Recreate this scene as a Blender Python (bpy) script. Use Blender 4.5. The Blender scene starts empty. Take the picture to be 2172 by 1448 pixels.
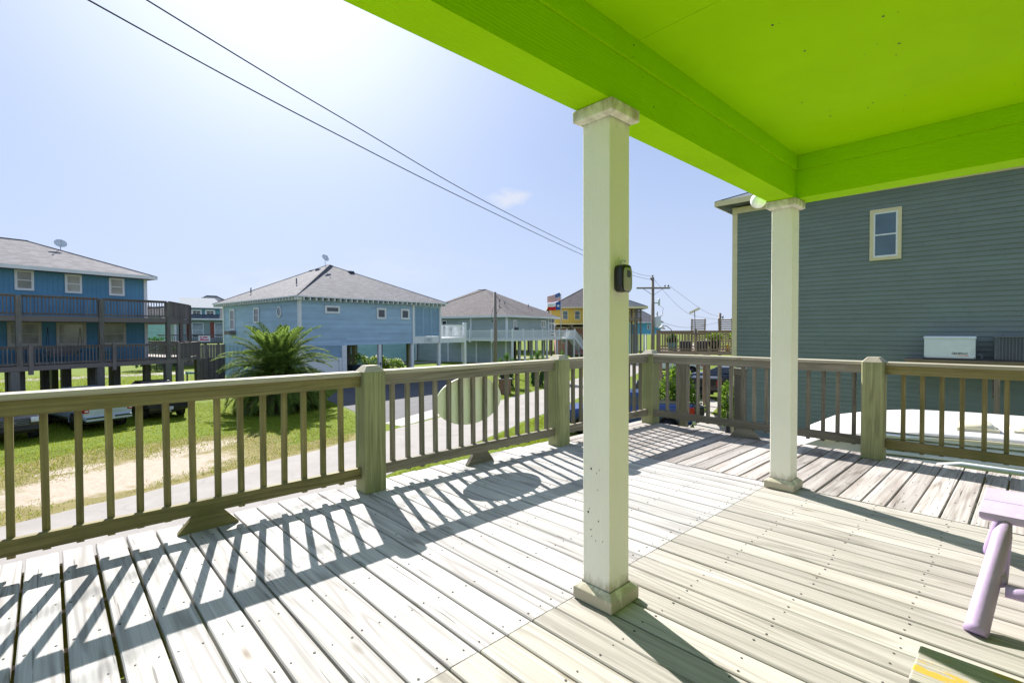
import bpy, math, random
import numpy as np
from mathutils import Matrix, Vector, noise as mnoise
random.seed(7)
R = math.radians
C = bpy.context.scene.collection
S = bpy.context.scene
G = -3.4                      # ground level; the deck floor is z = 0
SCALE_FROM_CAM = 1.146                  # scale about the camera: houses, road, poles, planting set farther, larger, on lower ground
def scaled_from_cam(x, y, z=-2.8): return (x*SCALE_FROM_CAM, y*SCALE_FROM_CAM, G+(z+2.8)*SCALE_FROM_CAM)  # moves a first-placed point outward along its line from the camera

# ------------------------------------------------------------------ camera
cam = bpy.data.objects.new('camera', bpy.data.cameras.new('camera'))
C.objects.link(cam)
yaw, pit, rol = R(46.75), R(-1.21), R(-0.2)
fw = Vector((math.cos(yaw)*math.cos(pit), math.sin(yaw)*math.cos(pit), math.sin(pit)))
rt = Vector((math.sin(yaw), -math.cos(yaw), 0)); up = rt.cross(fw)
rt, up = rt*math.cos(rol)+up*math.sin(rol), up*math.cos(rol)-rt*math.sin(rol)
cam.matrix_world = Matrix(((rt.x, up.x, -fw.x, 0), (rt.y, up.y, -fw.y, 0), (rt.z, up.z, -fw.z, 1.31), (0, 0, 0, 1)))
cam.data.sensor_width = 36; cam.data.lens = 1047.2/2172*36
cam.data.clip_start = 0.05; cam.data.clip_end = 4000
S.camera = cam

# ------------------------------------------------------------------ sun, sky, exposure
SUN_AZ, SUN_EL = 72.3, 38.4
w = bpy.data.worlds.new('World'); S.world = w; w.use_nodes = True
nt = w.node_tree; bg = nt.nodes['Background']
sky = nt.nodes.new('ShaderNodeTexSky'); sky.sky_type = 'NISHITA'; sky.sun_disc = False
sky.sun_elevation = R(SUN_EL); sky.sun_rotation = R(90-SUN_AZ)
sky.air_density = 1.0; sky.dust_density = 0.9; sky.ozone_density = 3.0
bg.inputs['Strength'].default_value = 0.15
tc = nt.nodes.new('ShaderNodeTexCoord')
def sky_cloud(prev, direction, size, scale, gain, lo, hi, squash=2.2, seed=0.0):
    """a cloud: noise inside a soft patch round one direction of the sky"""
    d = Vector(direction).normalized()
    sub = nt.nodes.new('ShaderNodeVectorMath'); sub.operation = 'SUBTRACT'; sub.inputs[1].default_value = d
    nt.links.new(tc.outputs['Generated'], sub.inputs[0])
    mp = nt.nodes.new('ShaderNodeMapping'); mp.inputs['Scale'].default_value = (1, 1, squash)
    nt.links.new(sub.outputs[0], mp.inputs['Vector'])
    ln = nt.nodes.new('ShaderNodeVectorMath'); ln.operation = 'LENGTH'; nt.links.new(mp.outputs[0], ln.inputs[0])
    mr = nt.nodes.new('ShaderNodeMapRange'); mr.inputs[1].default_value = size; mr.inputs[2].default_value = 0.0
    nt.links.new(ln.outputs['Value'], mr.inputs[0])
    no = nt.nodes.new('ShaderNodeTexNoise'); no.inputs['Scale'].default_value = scale; no.inputs['Detail'].default_value = 7
    ad = nt.nodes.new('ShaderNodeVectorMath'); ad.operation = 'ADD'; ad.inputs[1].default_value = (seed, seed, seed)
    nt.links.new(mp.outputs[0], ad.inputs[0]); nt.links.new(ad.outputs[0], no.inputs['Vector'])
    mu = nt.nodes.new('ShaderNodeMath'); mu.operation = 'MULTIPLY'
    nt.links.new(mr.outputs[0], mu.inputs[0]); nt.links.new(no.outputs['Fac'], mu.inputs[1])
    m2 = nt.nodes.new('ShaderNodeMapRange'); m2.inputs[1].default_value = lo; m2.inputs[2].default_value = hi
    m2.inputs[4].default_value = gain; nt.links.new(mu.outputs[0], m2.inputs[0])
    mx = nt.nodes.new('ShaderNodeMixRGB'); mx.inputs['Color2'].default_value = (2.1, 2.12, 2.18, 1)
    nt.links.new(m2.outputs[0], mx.inputs['Fac']); nt.links.new(prev, mx.inputs['Color1'])
    return mx.outputs[0]
gam = nt.nodes.new('ShaderNodeGamma'); gam.inputs['Gamma'].default_value = 0.24      # a hazy, evenly bright sky
nt.links.new(sky.outputs['Color'], gam.inputs['Color'])
tint = nt.nodes.new('ShaderNodeMixRGB'); tint.blend_type = 'MULTIPLY'; tint.inputs['Fac'].default_value = 1
tint.inputs['Color2'].default_value = (0.83, 0.985, 1.36, 1)
nt.links.new(gam.outputs['Color'], tint.inputs['Color1'])
def pixdir(x, y):
    return fw + rt*((x-1086)/1047.2) - up*((y-724)/1047.2)
dt = nt.nodes.new('ShaderNodeVectorMath'); dt.operation = 'DOT_PRODUCT'      # bright haze round the sun
dt.inputs[1].default_value = (math.cos(R(SUN_AZ))*math.cos(R(SUN_EL)), math.sin(R(SUN_AZ))*math.cos(R(SUN_EL)), math.sin(R(SUN_EL)))
nt.links.new(tc.outputs['Generated'], dt.inputs[0])
cl = nt.nodes.new('ShaderNodeMath'); cl.operation = 'MAXIMUM'; cl.inputs[1].default_value = 0; nt.links.new(dt.outputs['Value'], cl.inputs[0])
pw = nt.nodes.new('ShaderNodeMath'); pw.operation = 'POWER'; pw.inputs[1].default_value = 17; nt.links.new(cl.outputs[0], pw.inputs[0])
gl = nt.nodes.new('ShaderNodeMixRGB'); gl.blend_type = 'ADD'; gl.inputs['Color2'].default_value = (1.25, 1.15, .95, 1)
nt.links.new(pw.outputs[0], gl.inputs['Fac']); nt.links.new(tint.outputs[0], gl.inputs['Color1'])
sx_ = nt.nodes.new('ShaderNodeSeparateXYZ'); nt.links.new(tc.outputs['Generated'], sx_.inputs[0])     # pale band of haze over the horizon
hz = nt.nodes.new('ShaderNodeMapRange'); hz.inputs[1].default_value = 0.34; hz.inputs[2].default_value = 0.0; hz.inputs[4].default_value = 0.55
nt.links.new(sx_.outputs[2], hz.inputs[0])
hm = nt.nodes.new('ShaderNodeMixRGB'); hm.inputs['Color2'].default_value = (1.72, 1.95, 2.4, 1)
nt.links.new(hz.outputs[0], hm.inputs['Fac']); nt.links.new(gl.outputs[0], hm.inputs['Color1'])
sk = sky_cloud(hm.outputs[0], (0.660, 0.706, 0.259), 0.075, 26, 0.55, 0.20, 0.42)
sk = sky_cloud(sk, (0.33, 0.94, 0.075), 0.30, 14, 0.40, 0.25, 0.55, 3.5, 3.1)
sk = sky_cloud(sk, (0.50, 0.86, 0.12), 0.34, 9, 0.22, 0.25, 0.6, 4.0, 7.7)
nt.links.new(sk, bg.inputs['Color'])
sd = Vector((math.cos(R(SUN_AZ))*math.cos(R(SUN_EL)), math.sin(R(SUN_AZ))*math.cos(R(SUN_EL)), math.sin(R(SUN_EL))))
sun = bpy.data.objects.new('sun', bpy.data.lights.new('sun', 'SUN')); C.objects.link(sun)
sun.data.energy = 3.9; sun.data.angle = R(0.5); sun.data.color = (1.0, 0.955, 0.88)
sun.rotation_mode = 'QUATERNION'; sun.rotation_quaternion = sd.to_track_quat('Z', 'Y'); sun.location = sd*60
S.view_settings.view_transform = 'Standard'; S.view_settings.look = 'None'; S.view_settings.gamma = 1
S.view_settings.exposure = 1.5
S.cycles.max_bounces = 8; S.cycles.diffuse_bounces = 4; S.cycles.use_denoising = True

# ------------------------------------------------------------------ mesh helper
class MB:
    """collects shapes; obj() links them as one mesh object"""
    def __init__(s): s.v = []; s.f = []; s.uv = []; s.m = []; s.s = []
    def prim(s, vs, fs, uvs=None, m=0, T=None, smooth=False):
        b = len(s.v)
        for p in vs:
            s.v.append(tuple(T @ Vector(p)) if T is not None else tuple(p))
        for i, f in enumerate(fs):
            s.f.append(tuple(b+k for k in f)); s.m.append(m if not isinstance(m, list) else m[i]); s.s.append(smooth)
            s.uv.extend(uvs[i] if uvs else [(0.0, 0.0)]*len(f))
        return s
    def box(s, x0, x1, y0, y1, z0, z1, m=0, T=None):
        if x0 > x1: x0, x1 = x1, x0
        if y0 > y1: y0, y1 = y1, y0
        if z0 > z1: z0, z1 = z1, z0
        vs = [(x, y, z) for x in (x0, x1) for y in (y0, y1) for z in (z0, z1)]
        fs = [(0, 1, 3, 2), (4, 6, 7, 5), (0, 4, 5, 1), (2, 3, 7, 6), (0, 2, 6, 4), (1, 5, 7, 3)]
        ext = (x1-x0, y1-y0, z1-z0); L = ext.index(max(ext)); a, b = [k for k in (0, 1, 2) if k != L]
        ou, ov = random.random()*40, random.random()*40
        uvs = []
        for i, f in enumerate(fs):
            n = i//2
            if n == L: uvs.append([(ou+vs[k][a]*.2, ov+vs[k][b]) for k in f])
            else:
                o = b if n == a else a
                uvs.append([(ou+vs[k][L], ov+vs[k][o]+n*1.7) for k in f])
        return s.prim(vs, fs, uvs, m, T)
    def beam(s, p, q, w, h, m=0, upv=(0, 0, 1)):
        p, q = Vector(p), Vector(q); x = (q-p); L = x.length; x.normalize()
        y = Vector(upv).cross(x)
        if y.length < 1e-6: y = Vector((0, 1, 0)).cross(x)
        y.normalize(); z = x.cross(y)
        T = Matrix(((x.x, y.x, z.x, p.x), (x.y, y.y, z.y, p.y), (x.z, y.z, z.z, p.z), (0, 0, 0, 1)))
        return s.box(0, L, -w/2, w/2, -h/2, h/2, m, T)
    def extr(s, prof, L, m=0, T=None, x0=0.0, smooth=False):
        """profile of (y,z) points swept along x"""
        n = len(prof); ou, ov = random.random()*40, random.random()*40
        vs = [(x0, y, z) for y, z in prof]+[(x0+L, y, z) for y, z in prof]
        fs = []; uvs = []; acc = [0]
        for i in range(n):
            a, b = prof[i], prof[(i+1) % n]; acc.append(acc[-1]+math.hypot(a[0]-b[0], a[1]-b[1]))
        for i in range(n):
            j = (i+1) % n
            fs.append((i, n+i, n+j, j)); uvs.append([(ou, ov+acc[i]), (ou+L, ov+acc[i]), (ou+L, ov+acc[i+1]), (ou, ov+acc[i+1])])
        fs.append(tuple(range(n))); uvs.append([(ou+y*.2, ov+z) for y, z in prof])
        fs.append(tuple(range(2*n-1, n-1, -1))); uvs.append([(ou+y*.2, ov+z) for y, z in reversed(prof)])
        return s.prim(vs, fs, uvs, m, T, smooth)
    def tube(s, pts, r, seg=8, m=0, T=None, cap=True, smooth=True):
        pts = [Vector(p) for p in pts]; n = len(pts)
        rs = r if isinstance(r, (list, tuple)) else [r]*n
        vs = []; fs = []; uvs = []; prev = None; Ls = [0]
        for i in range(1, n): Ls.append(Ls[-1]+(pts[i]-pts[i-1]).length)
        for i, p in enumerate(pts):
            t = (pts[min(i+1, n-1)]-pts[max(i-1, 0)]).normalized()
            if prev is None:
                a = Vector((0, 0, 1)) if abs(t.z) < .9 else Vector((1, 0, 0))
                u_ = t.cross(a).normalized()
            else: u_ = (prev-t*prev.dot(t)).normalized()
            prev = u_; v_ = t.cross(u_)
            for k in range(seg):
                an = 2*math.pi*k/seg
                vs.append(p+(u_*math.cos(an)+v_*math.sin(an))*rs[i])
        o = random.random()*30
        for i in range(n-1):
            for k in range(seg):
                j = (k+1) % seg
                fs.append((i*seg+k, i*seg+j, (i+1)*seg+j, (i+1)*seg+k))
                c = 6.28*rs[i]/seg
                uvs.append([(o+Ls[i], o+k*c), (o+Ls[i], o+(k+1)*c), (o+Ls[i+1], o+(k+1)*c), (o+Ls[i+1], o+k*c)])
        if cap:
            fs.append(tuple(range(seg-1, -1, -1))); uvs.append([(o, o)]*seg)
            fs.append(tuple((n-1)*seg+k for k in range(seg))); uvs.append([(o, o)]*seg)
        return s.prim(vs, fs, uvs, m, T, smooth)
    def lathe(s, prof, seg=20, m=0, T=None, smooth=True):
        vs = []; fs = []
        for r, z in prof:
            for k in range(seg):
                a = 2*math.pi*k/seg; vs.append((r*math.cos(a), r*math.sin(a), z))
        for i in range(len(prof)-1):
            for k in range(seg):
                j = (k+1) % seg; fs.append((i*seg+k, i*seg+j, (i+1)*seg+j, (i+1)*seg+k))
        if prof[0][0] > 1e-4: fs.append(tuple(range(seg-1, -1, -1)))
        if prof[-1][0] > 1e-4: fs.append(tuple((len(prof)-1)*seg+k for k in range(seg)))
        return s.prim(vs, fs, None, m, T, smooth)
    def loft(s, secs, m=0, T=None, smooth=False, caps=True):
        n = len(secs[0]); vs = [p for q in secs for p in q]; fs = []
        for i in range(len(secs)-1):
            for k in range(n):
                j = (k+1) % n; fs.append((i*n+k, i*n+j, (i+1)*n+j, (i+1)*n+k))
        if caps:
            fs.append(tuple(range(n-1, -1, -1))); fs.append(tuple((len(secs)-1)*n+k for k in range(n)))
        return s.prim(vs, fs, None, m, T, smooth)
    def quad(s, a, b, c, d, m=0, T=None):
        u0 = random.random()*20
        L = (Vector(b)-Vector(a)).length; H = (Vector(d)-Vector(a)).length
        return s.prim([a, b, c, d], [(0, 1, 2, 3)], [[(u0, u0), (u0+L, u0), (u0+L, u0+H), (u0, u0+H)]], m, T)
    def obj(s, name, mats, parent=None, loc=None, rz=0.0):
        me = bpy.data.meshes.new(name); me.from_pydata([tuple(p) for p in s.v], [], s.f)
        uvl = me.uv_layers.new(name='UVMap')
        uvl.data.foreach_set('uv', np.array(s.uv, dtype=np.float32).ravel())
        if not isinstance(mats, (list, tuple)): mats = [mats]
        for k in mats: me.materials.append(k)
        me.polygons.foreach_set('material_index', np.array(s.m, dtype=np.int32))
        me.polygons.foreach_set('use_smooth', np.array(s.s, dtype=bool))
        me.update()
        o = bpy.data.objects.new(name, me); C.objects.link(o)
        if parent is not None: o.parent = parent
        if loc is not None: o.location = loc
        if rz: o.rotation_euler = (0, 0, rz)
        return o
def tag(o, label, cat, group=None):
    o['label'] = label; o['category'] = cat
    if group: o['group'] = group
    return o
def thing(name, label, cat, loc=(0, 0, 0), rz=0.0, group=None, u=1.0):
    o = bpy.data.objects.new(name, None); C.objects.link(o)
    o.empty_display_size = .2; o.location = loc; o.rotation_euler = (0, 0, rz); o.scale = (u, u, u)
    return tag(o, label, cat, group)
def TM(loc=(0, 0, 0), rx=0, ry=0, rz=0):
    return Matrix.Translation(loc) @ Matrix.Rotation(rz, 4, 'Z') @ Matrix.Rotation(ry, 4, 'Y') @ Matrix.Rotation(rx, 4, 'X')
def bevel(o, width=.004, seg=2):
    md = o.modifiers.new('bevel', 'BEVEL'); md.width = width; md.segments = seg; md.limit_method = 'ANGLE'; md.angle_limit = R(40)
    return o
def structure(o): o['kind'] = 'structure'; return o

# ------------------------------------------------------------------ materials
class NT:
    def __init__(s, name):
        s.mat = bpy.data.materials.new(name); s.mat.use_nodes = True
        s.t = s.mat.node_tree; s.p = s.t.nodes['Principled BSDF']
    def n(s, typ, **kw):
        k = s.t.nodes.new('ShaderNode'+typ)
        for a, b in kw.items():
            if a.startswith('i_'): k.inputs[a[2:].replace('_', ' ')].default_value = b
            else: setattr(k, a, b)
        return k
    def l(s, a, b): s.t.links.new(a, b)
    def noise(s, vec, scale, detail=4, rough=.55, dist=0.0):
        k = s.n('TexNoise'); k.inputs['Scale'].default_value = scale; k.inputs['Detail'].default_value = detail
        k.inputs['Roughness'].default_value = rough; k.inputs['Distortion'].default_value = dist
        s.l(vec, k.inputs['Vector']); return k.outputs['Fac']
    def map(s, vec, scale, loc=(0, 0, 0)):
        k = s.n('Mapping'); k.inputs['Scale'].default_value = scale; k.inputs['Location'].default_value = loc
        s.l(vec, k.inputs['Vector']); return k.outputs[0]
    def ramp(s, fac, stops):
        k = s.n('ValToRGB'); e = k.color_ramp.elements
        while len(e) < len(stops): e.new(.5)
        for q, (pos, col) in zip(e, stops):
            q.position = pos; q.color = (col if len(col) == 4 else (*col, 1)) if not isinstance(col, (int, float)) else (col, col, col, 1)
        s.l(fac, k.inputs[0]); return k.outputs[0]
    def mix(s, fac, a, b, mode='MIX'):
        k = s.n('MixRGB'); k.blend_type = mode
        for v, i in ((fac, 'Fac'), (a, 'Color1'), (b, 'Color2')):
            if hasattr(v, 'is_linked'): s.l(v, k.inputs[i])
            else: k.inputs[i].default_value = v if isinstance(v, (int, float)) else (*v, 1)
        return k.outputs[0]
    def math(s, op, a, b=0.0):
        k = s.n('Math'); k.operation = op
        for v, i in ((a, 0), (b, 1)):
            if hasattr(v, 'is_linked'): s.l(v, k.inputs[i])
            else: k.inputs[i].default_value = v
        return k.outputs[0]
    def bump(s, h, strength=.3, dist=.01):
        k = s.n('Bump'); k.inputs['Strength'].default_value = strength; k.inputs['Distance'].default_value = dist
        s.l(h, k.inputs['Height']); s.l(k.outputs[0], s.p.inputs['Normal'])
    def col(s, c): s.l(c, s.p.inputs['Base Color'])
    def set(s, rough=.6, metal=0, spec=.5):
        s.p.inputs['Roughness'].default_value = rough; s.p.inputs['Metallic'].default_value = metal
        s.p.inputs['Specular IOR Level'].default_value = spec; return s.mat
def pm(name, c, rough=.6, var=.12, scale=4, metal=0, bump=0.0, bscale=60, spec=.5, dirt=None):
    k = NT(name); co = k.n('TexCoord').outputs['Object']
    a = k.noise(co, scale, 5)
    lo = tuple(max(0, x*(1-var)) for x in c); hi = tuple(min(1, x*(1+var)) for x in c)
    cc = k.ramp(a, [(.3, lo), (.7, hi)])
    if dirt:
        d = k.ramp(k.noise(co, scale*.7, 8, .7), [(.56, 0.0), (.75, 1.0)])
        cc = k.mix(k.math('MULTIPLY', d, dirt[1]), cc, dirt[0])
    k.col(cc)
    if bump: k.bump(k.noise(co, bscale, 4), bump)
    return k.set(rough, metal, spec)
def wood(name, light, dark, streak, knot=(.12, .08, .04), isl=.25, rough=.75, grain=1.0, crack=.5, moss=None, bump=.35, knots=True):
    """sawn boards: UV u runs along the board, v across, both in metres"""
    k = NT(name); uv = k.n('TexCoord').outputs['UV']
    geo = k.n('NewGeometry'); ri = k.math('FRACT', k.math('ADD', geo.outputs['Random Per Island'], k.math('MULTIPLY', k.n('ObjectInfo').outputs['Random'], 7.31)))
    sh = k.n('CombineXYZ'); k.l(k.math('MULTIPLY', ri, 37.0), sh.inputs[0]); k.l(k.math('MULTIPLY', ri, 91.0), sh.inputs[1])
    ad = k.n('VectorMath'); ad.operation = 'ADD'; k.l(uv, ad.inputs[0]); k.l(sh.outputs[0], ad.inputs[1]); uv = ad.outputs[0]
    # growth rings: contour lines of a stretched noise, only in patches
    n0 = k.noise(k.map(uv, (.42, 5.5, 1)), 1, 2, .45)
    sv = k.n('SeparateXYZ'); k.l(uv, sv.inputs[0])
    ph = k.math('ADD', k.math('MULTIPLY', n0, 62.0*grain), k.math('MULTIPLY', sv.outputs[1], 40.0))
    ring = k.ramp(k.math('ADD', k.math('MULTIPLY', k.math('SINE', ph), .5), .5), [(.45, 0.0), (1.0, 1.0)])
    ring = k.math('MULTIPLY', ring, k.ramp(k.noise(k.map(uv, (.6, 4.5, 1), (11, 5, 3)), 1, 3), [(.42, .12), (.62, 1.0)]))
    fib = k.noise(k.map(uv, (1.1, 64, 1)), 1, 4, .65)
    big = k.noise(k.map(uv, (.9, 9, 1)), 1, 5, .6)
    base = k.ramp(big, [(.3, dark), (.68, light)])
    c = k.mix(k.math('MULTIPLY', ring, .62), base, streak)
    c = k.mix(k.math('MULTIPLY', k.ramp(fib, [(.42, 0.0), (.72, 1.0)]), .58), c, streak)
    h = k.math('ADD', k.math('MULTIPLY', fib, .7), k.math('MULTIPLY', ring, -.35))
    if crack:
        cr = k.ramp(k.noise(k.map(uv, (1.7, 40, 1)), 1, 3, .5, .25), [(.66, 0.0), (.69, 1.0)])
        c = k.mix(k.math('MULTIPLY', cr, crack), c, (.035, .03, .025)); h = k.math('SUBTRACT', h, k.math('MULTIPLY', cr, .8))
    if knots:
        vo = k.n('TexVoronoi'); vo.inputs['Scale'].default_value = 1; k.l(k.map(uv, (2.2, 7.5, 1)), vo.inputs['Vector'])
        kn = k.ramp(vo.outputs['Distance'], [(.04, 1.0), (.16, 0.0)])
        sel = k.n('SeparateColor'); k.l(vo.outputs['Color'], sel.inputs[0])
        kn = k.math('MULTIPLY', kn, k.ramp(sel.outputs[0], [(.72, 0.0), (.74, 1.0)]))
        c = k.mix(k.math('MULTIPLY', kn, .7), c, knot)
    if moss:
        ms = k.ramp(k.noise(k.n('TexCoord').outputs['Object'], moss[1], 6, .65), [(.45, 0.0), (.7, 1.0)])
        c = k.mix(k.math('MULTIPLY', ms, moss[2]), c, moss[0])
    iv = k.n('MapRange'); k.l(ri, iv.inputs[0]); iv.inputs[3].default_value = 1-isl; iv.inputs[4].default_value = 1+isl*.6
    c = k.mix(1.0, c, k.n('CombineColor').outputs[0] if False else iv.outputs[0], 'MULTIPLY')
    k.col(c); k.bump(h, bump, .006)
    return k.set(rough, 0, .3)
M = {}
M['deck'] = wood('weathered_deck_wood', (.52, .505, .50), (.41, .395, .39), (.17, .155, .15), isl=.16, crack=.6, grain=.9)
M['deck2'] = wood('rough_weathered_wood', (.53, .505, .49), (.33, .29, .265), (.14, .105, .085), isl=.32, crack=.8, grain=.8)
M['rail'] = wood('treated_rail_wood', (.33, .275, .125), (.21, .175, .075), (.095, .08, .035), isl=.25, crack=.25, moss=((.11, .12, .035), 2.2, .55))
M['railgrey'] = wood('greyed_rail_wood', (.32, .285, .225), (.21, .185, .145), (.09, .078, .06), isl=.25, crack=.3, moss=((.15, .14, .085), 2.5, .4))
M['cap'] = wood('bleached_rail_cap', (.50, .46, .36), (.38, .34, .25), (.25, .22, .16), isl=.15, crack=.3)
M['post'] = wood('green_treated_post', (.38, .385, .205), (.265, .275, .14), (.15, .155, .075), isl=.12, crack=.35, grain=1.6, moss=((.17, .20, .08), 2.0, .5))
M['brownwood'] = wood('brown_deck_wood', (.36, .275, .20), (.26, .195, .14), (.15, .11, .08), isl=.25, crack=.2, knots=False)
M['darkwood'] = wood('dark_aged_wood', (.26, .22, .20), (.175, .15, .14), (.10, .085, .08), isl=.3, crack=.2, knots=False)
M['stiltwood'] = wood('old_piling_wood', (.24, .225, .20), (.16, .15, .135), (.09, .082, .075), isl=.3, crack=.3, knots=False)
M['nail'] = pm('nail_heads', (.05, .042, .038), .7)
def paint(name, c, rough=.5, grain=True, dirt=None, var=.05, bump=.25):
    k = NT(name); co = k.n('TexCoord').outputs['Object']; uv = k.n('TexCoord').outputs['UV']
    cc = k.ramp(k.noise(co, 2.3, 6), [(.3, tuple(x*(1-var) for x in c)), (.7, tuple(min(1, x*(1+var)) for x in c))])
    h = k.noise(k.map(uv, (2.5, 110, 1)), 1, 5, .6, .6)
    if grain:
        wv = k.n('TexWave'); wv.bands_direction = 'Y'; wv.inputs['Scale'].default_value = 7
        wv.inputs['Distortion'].default_value = 6; wv.inputs['Detail'].default_value = 2
        k.l(k.map(uv, (.5, 3, 1)), wv.inputs['Vector'])
        h = k.math('ADD', h, k.math('MULTIPLY', wv.outputs['Fac'], .6))
    if dirt:
        for (dc, sc, lo, hi, amt) in dirt:
            d = k.ramp(k.noise(co, sc, 7, .7), [(lo, 0.0), (hi, 1.0)])
            cc = k.mix(k.math('MULTIPLY', d, amt), cc, dc)
    k.col(cc); k.bump(h, bump, .004)
    return k, k.set(rough, 0, .04)
M['lime'] = paint('lime_green_paint', (.35, .69, .001), .55, True, [((.03, .04, .01), 9, .74, .78, .7)], .04, .3)[1]
M['limeceil'] = paint('lime_ceiling_paint', (.36, .69, .001), .6, False, [((.04, .05, .01), 15, .715, .74, .8)], .05, .12)[1]
def column_paint():
    k, m = paint('white_column_paint', (.93, .905, .79), .5, True, [((.10, .075, .03), 26, .735, .76, .8), ((.66, .66, .50), 1.6, .55, .85, .2)], .03, .4)
    # mildew that creeps up from the foot and down from the cap
    co = k.n('TexCoord').outputs['Object']; sx = k.n('SeparateXYZ'); k.l(co, sx.inputs[0])
    n1 = k.noise(k.map(co, (18, 18, 7)), 1, 6, .7)
    foot = k.n('MapRange'); k.l(sx.outputs[2], foot.inputs[0]); foot.inputs[1].default_value = .22; foot.inputs[2].default_value = .03
    head = k.n('MapRange'); k.l(sx.outputs[2], head.inputs[0]); head.inputs[1].default_value = 2.15; head.inputs[2].default_value = 2.36
    mk = k.math('ADD', foot.outputs[0], k.math('MULTIPLY', head.outputs[0], .8))
    mk = k.ramp(k.math('MULTIPLY', mk, n1), [(.22, 0.0), (.42, 1.0)])
    old = k.p.inputs['Base Color'].links[0].from_socket
    k.col(k.mix(k.math('MULTIPLY', mk, .6), old, (.22, .16, .06)))
    return m
M['white_col'] = column_paint()
M['white'] = pm('white_trim_paint', (.78, .79, .80), .5, .05, 3)
M['offwhite'] = pm('cream_trim_paint', (.72, .62, .36), .5, .06, 3)
M['beige'] = pm('beige_trim_paint', (.52, .48, .42), .5, .05, 3)
M['glass'] = pm('dark_window_glass', (.03, .045, .05), .06, .3, 1.5, spec=.8)
M['curtain'] = pm('window_with_blinds', (.36, .35, .31), .15, .35, 1.2, spec=.8)
M['skyglass'] = pm('blue_window_glass', (.05, .11, .14), .05, .3, .9, spec=.9)
M['black'] = pm('black_plastic', (.014, .014, .015), .35, .2)
M['tyre'] = pm('tyre_rubber', (.02, .02, .021), .8)
M['steel'] = pm('galvanised_steel', (.45, .46, .47), .35, .1, 6, .8)
M['chrome'] = pm('brushed_alloy', (.55, .56, .58), .25, .1, 6, .9)
M['red'] = pm('red_lamp_lens', (.45, .012, .015), .2)
M['lens'] = pm('clear_lamp_lens', (.7, .72, .74), .12)
M['plate'] = pm('number_plate', (.75, .76, .78), .4)
def siding_mat(name, c, isl=.06, rough=.55):
    k = NT(name); geo = k.n('NewGeometry'); co = k.n('TexCoord').outputs['Object']
    cc = k.ramp(k.noise(k.map(co, (.6, .6, 1.2)), 1.3, 6), [(.3, tuple(x*.93 for x in c)), (.7, tuple(min(1, x*1.07) for x in c))])
    iv = k.n('MapRange'); k.l(geo.outputs['Random Per Island'], iv.inputs[0]); iv.inputs[3].default_value = 1-isl; iv.inputs[4].default_value = 1+isl
    k.col(k.mix(1.0, cc, iv.outputs[0], 'MULTIPLY'))
    k.bump(k.noise(k.map(co, (3, 3, 60)), 1, 3), .03)
    return k.set(rough, 0, .35)
def shingle_mat(name, c):
    k = NT(name); co = k.n('TexCoord').outputs['Object']
    vo = k.n('TexVoronoi'); vo.inputs['Scale'].default_value = 1; k.l(k.map(co, (3.4, 3.4, 14)), vo.inputs['Vector'])
    sp = k.n('SeparateColor'); k.l(vo.outputs['Color'], sp.inputs[0])
    cc = k.ramp(sp.outputs[0], [(0, tuple(x*.6 for x in c)), (.5, c), (1, tuple(min(1, x*1.45) for x in c))])
    cc = k.mix(.35, cc, k.ramp(k.noise(co, .5, 5), [(.3, tuple(x*.75 for x in c)), (.7, tuple(x*1.25 for x in c))]))
    k.col(cc); k.bump(sp.outputs[1], .25, .02)
    return k.set(.9, 0, .2)
M['s_blue'] = siding_mat('blue_grey_siding', (.38, .53, .67), .11)
M['s_left'] = siding_mat('teal_blue_siding', (.10, .27, .43))
M['s_grey'] = siding_mat('sage_grey_siding', (.37, .43, .40))
M['s_green'] = siding_mat('grey_green_siding', (.19, .23, .20), .05)
M['s_yellow'] = siding_mat('yellow_siding', (.62, .42, .07))
M['s_teal'] = siding_mat('aqua_siding', (.13, .32, .38))
M['s_sage'] = siding_mat('sage_siding', (.28, .36, .35))
M['s_sky'] = siding_mat('sky_blue_siding', (.10, .42, .62))
M['s_mint'] = siding_mat('mint_siding', (.33, .56, .53))
M['s_pink'] = siding_mat('pink_siding', (.62, .33, .34))
M['louver'] = siding_mat('blue_louver_paint', (.30, .45, .58))
M['r_grey'] = shingle_mat('grey_shingles', (.14, .14, .155))
M['r_taupe'] = shingle_mat('taupe_shingles', (.125, .112, .115))
M['r_light'] = shingle_mat('light_grey_shingles', (.16, .155, .17))
M['r_slate'] = shingle_mat('slate_shingles', (.11, .13, .15))
M['metalroof'] = pm('white_metal_roof', (.30, .33, .36), .85, .05, 3, spec=.1)
M['shutter'] = pm('rust_red_shutter', (.28, .06, .035), .6)
M['wire'] = pm('black_wire', (.012, .013, .016), .6)
M['concrete'] = pm('pale_concrete', (.33, .315, .295), .85, .12, 1.1, bump=.2, bscale=40, dirt=((.30, .28, .25), .5))
M['dark_paving'] = pm('dark_grey_paving', (.085, .085, .095), .9, .15, 1.3, bump=.2, bscale=60)  # even dark grey for the house end of the drive
M['pole'] = wood('weathered_pole_wood', (.34, .29, .24), (.23, .19, .155), (.13, .105, .085), isl=.1, crack=.5, knots=False)
M['pvc'] = pm('white_rail_plastic', (.80, .82, .84), .4, .03)
M['lilac'] = pm('lilac_paint', (.45, .335, .55), .55, .08, 8, bump=.1, dirt=((.60, .56, .55), .6))
M['lilacworn'] = pm('worn_lilac_seat_paint', (.46, .375, .52), .6, .1, 6, bump=.15, dirt=((.62, .59, .56), .9))
M['dishgrey'] = pm('pale_dish_metal', (.62, .66, .68), .4, .06)
M['generator'] = pm('white_enamel', (.72, .76, .76), .4, .04)
M['acgrey'] = pm('grey_enamel', (.16, .175, .20), .5)
M['acdark'] = pm('condenser_fin', (.06, .068, .085), .5)
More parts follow.
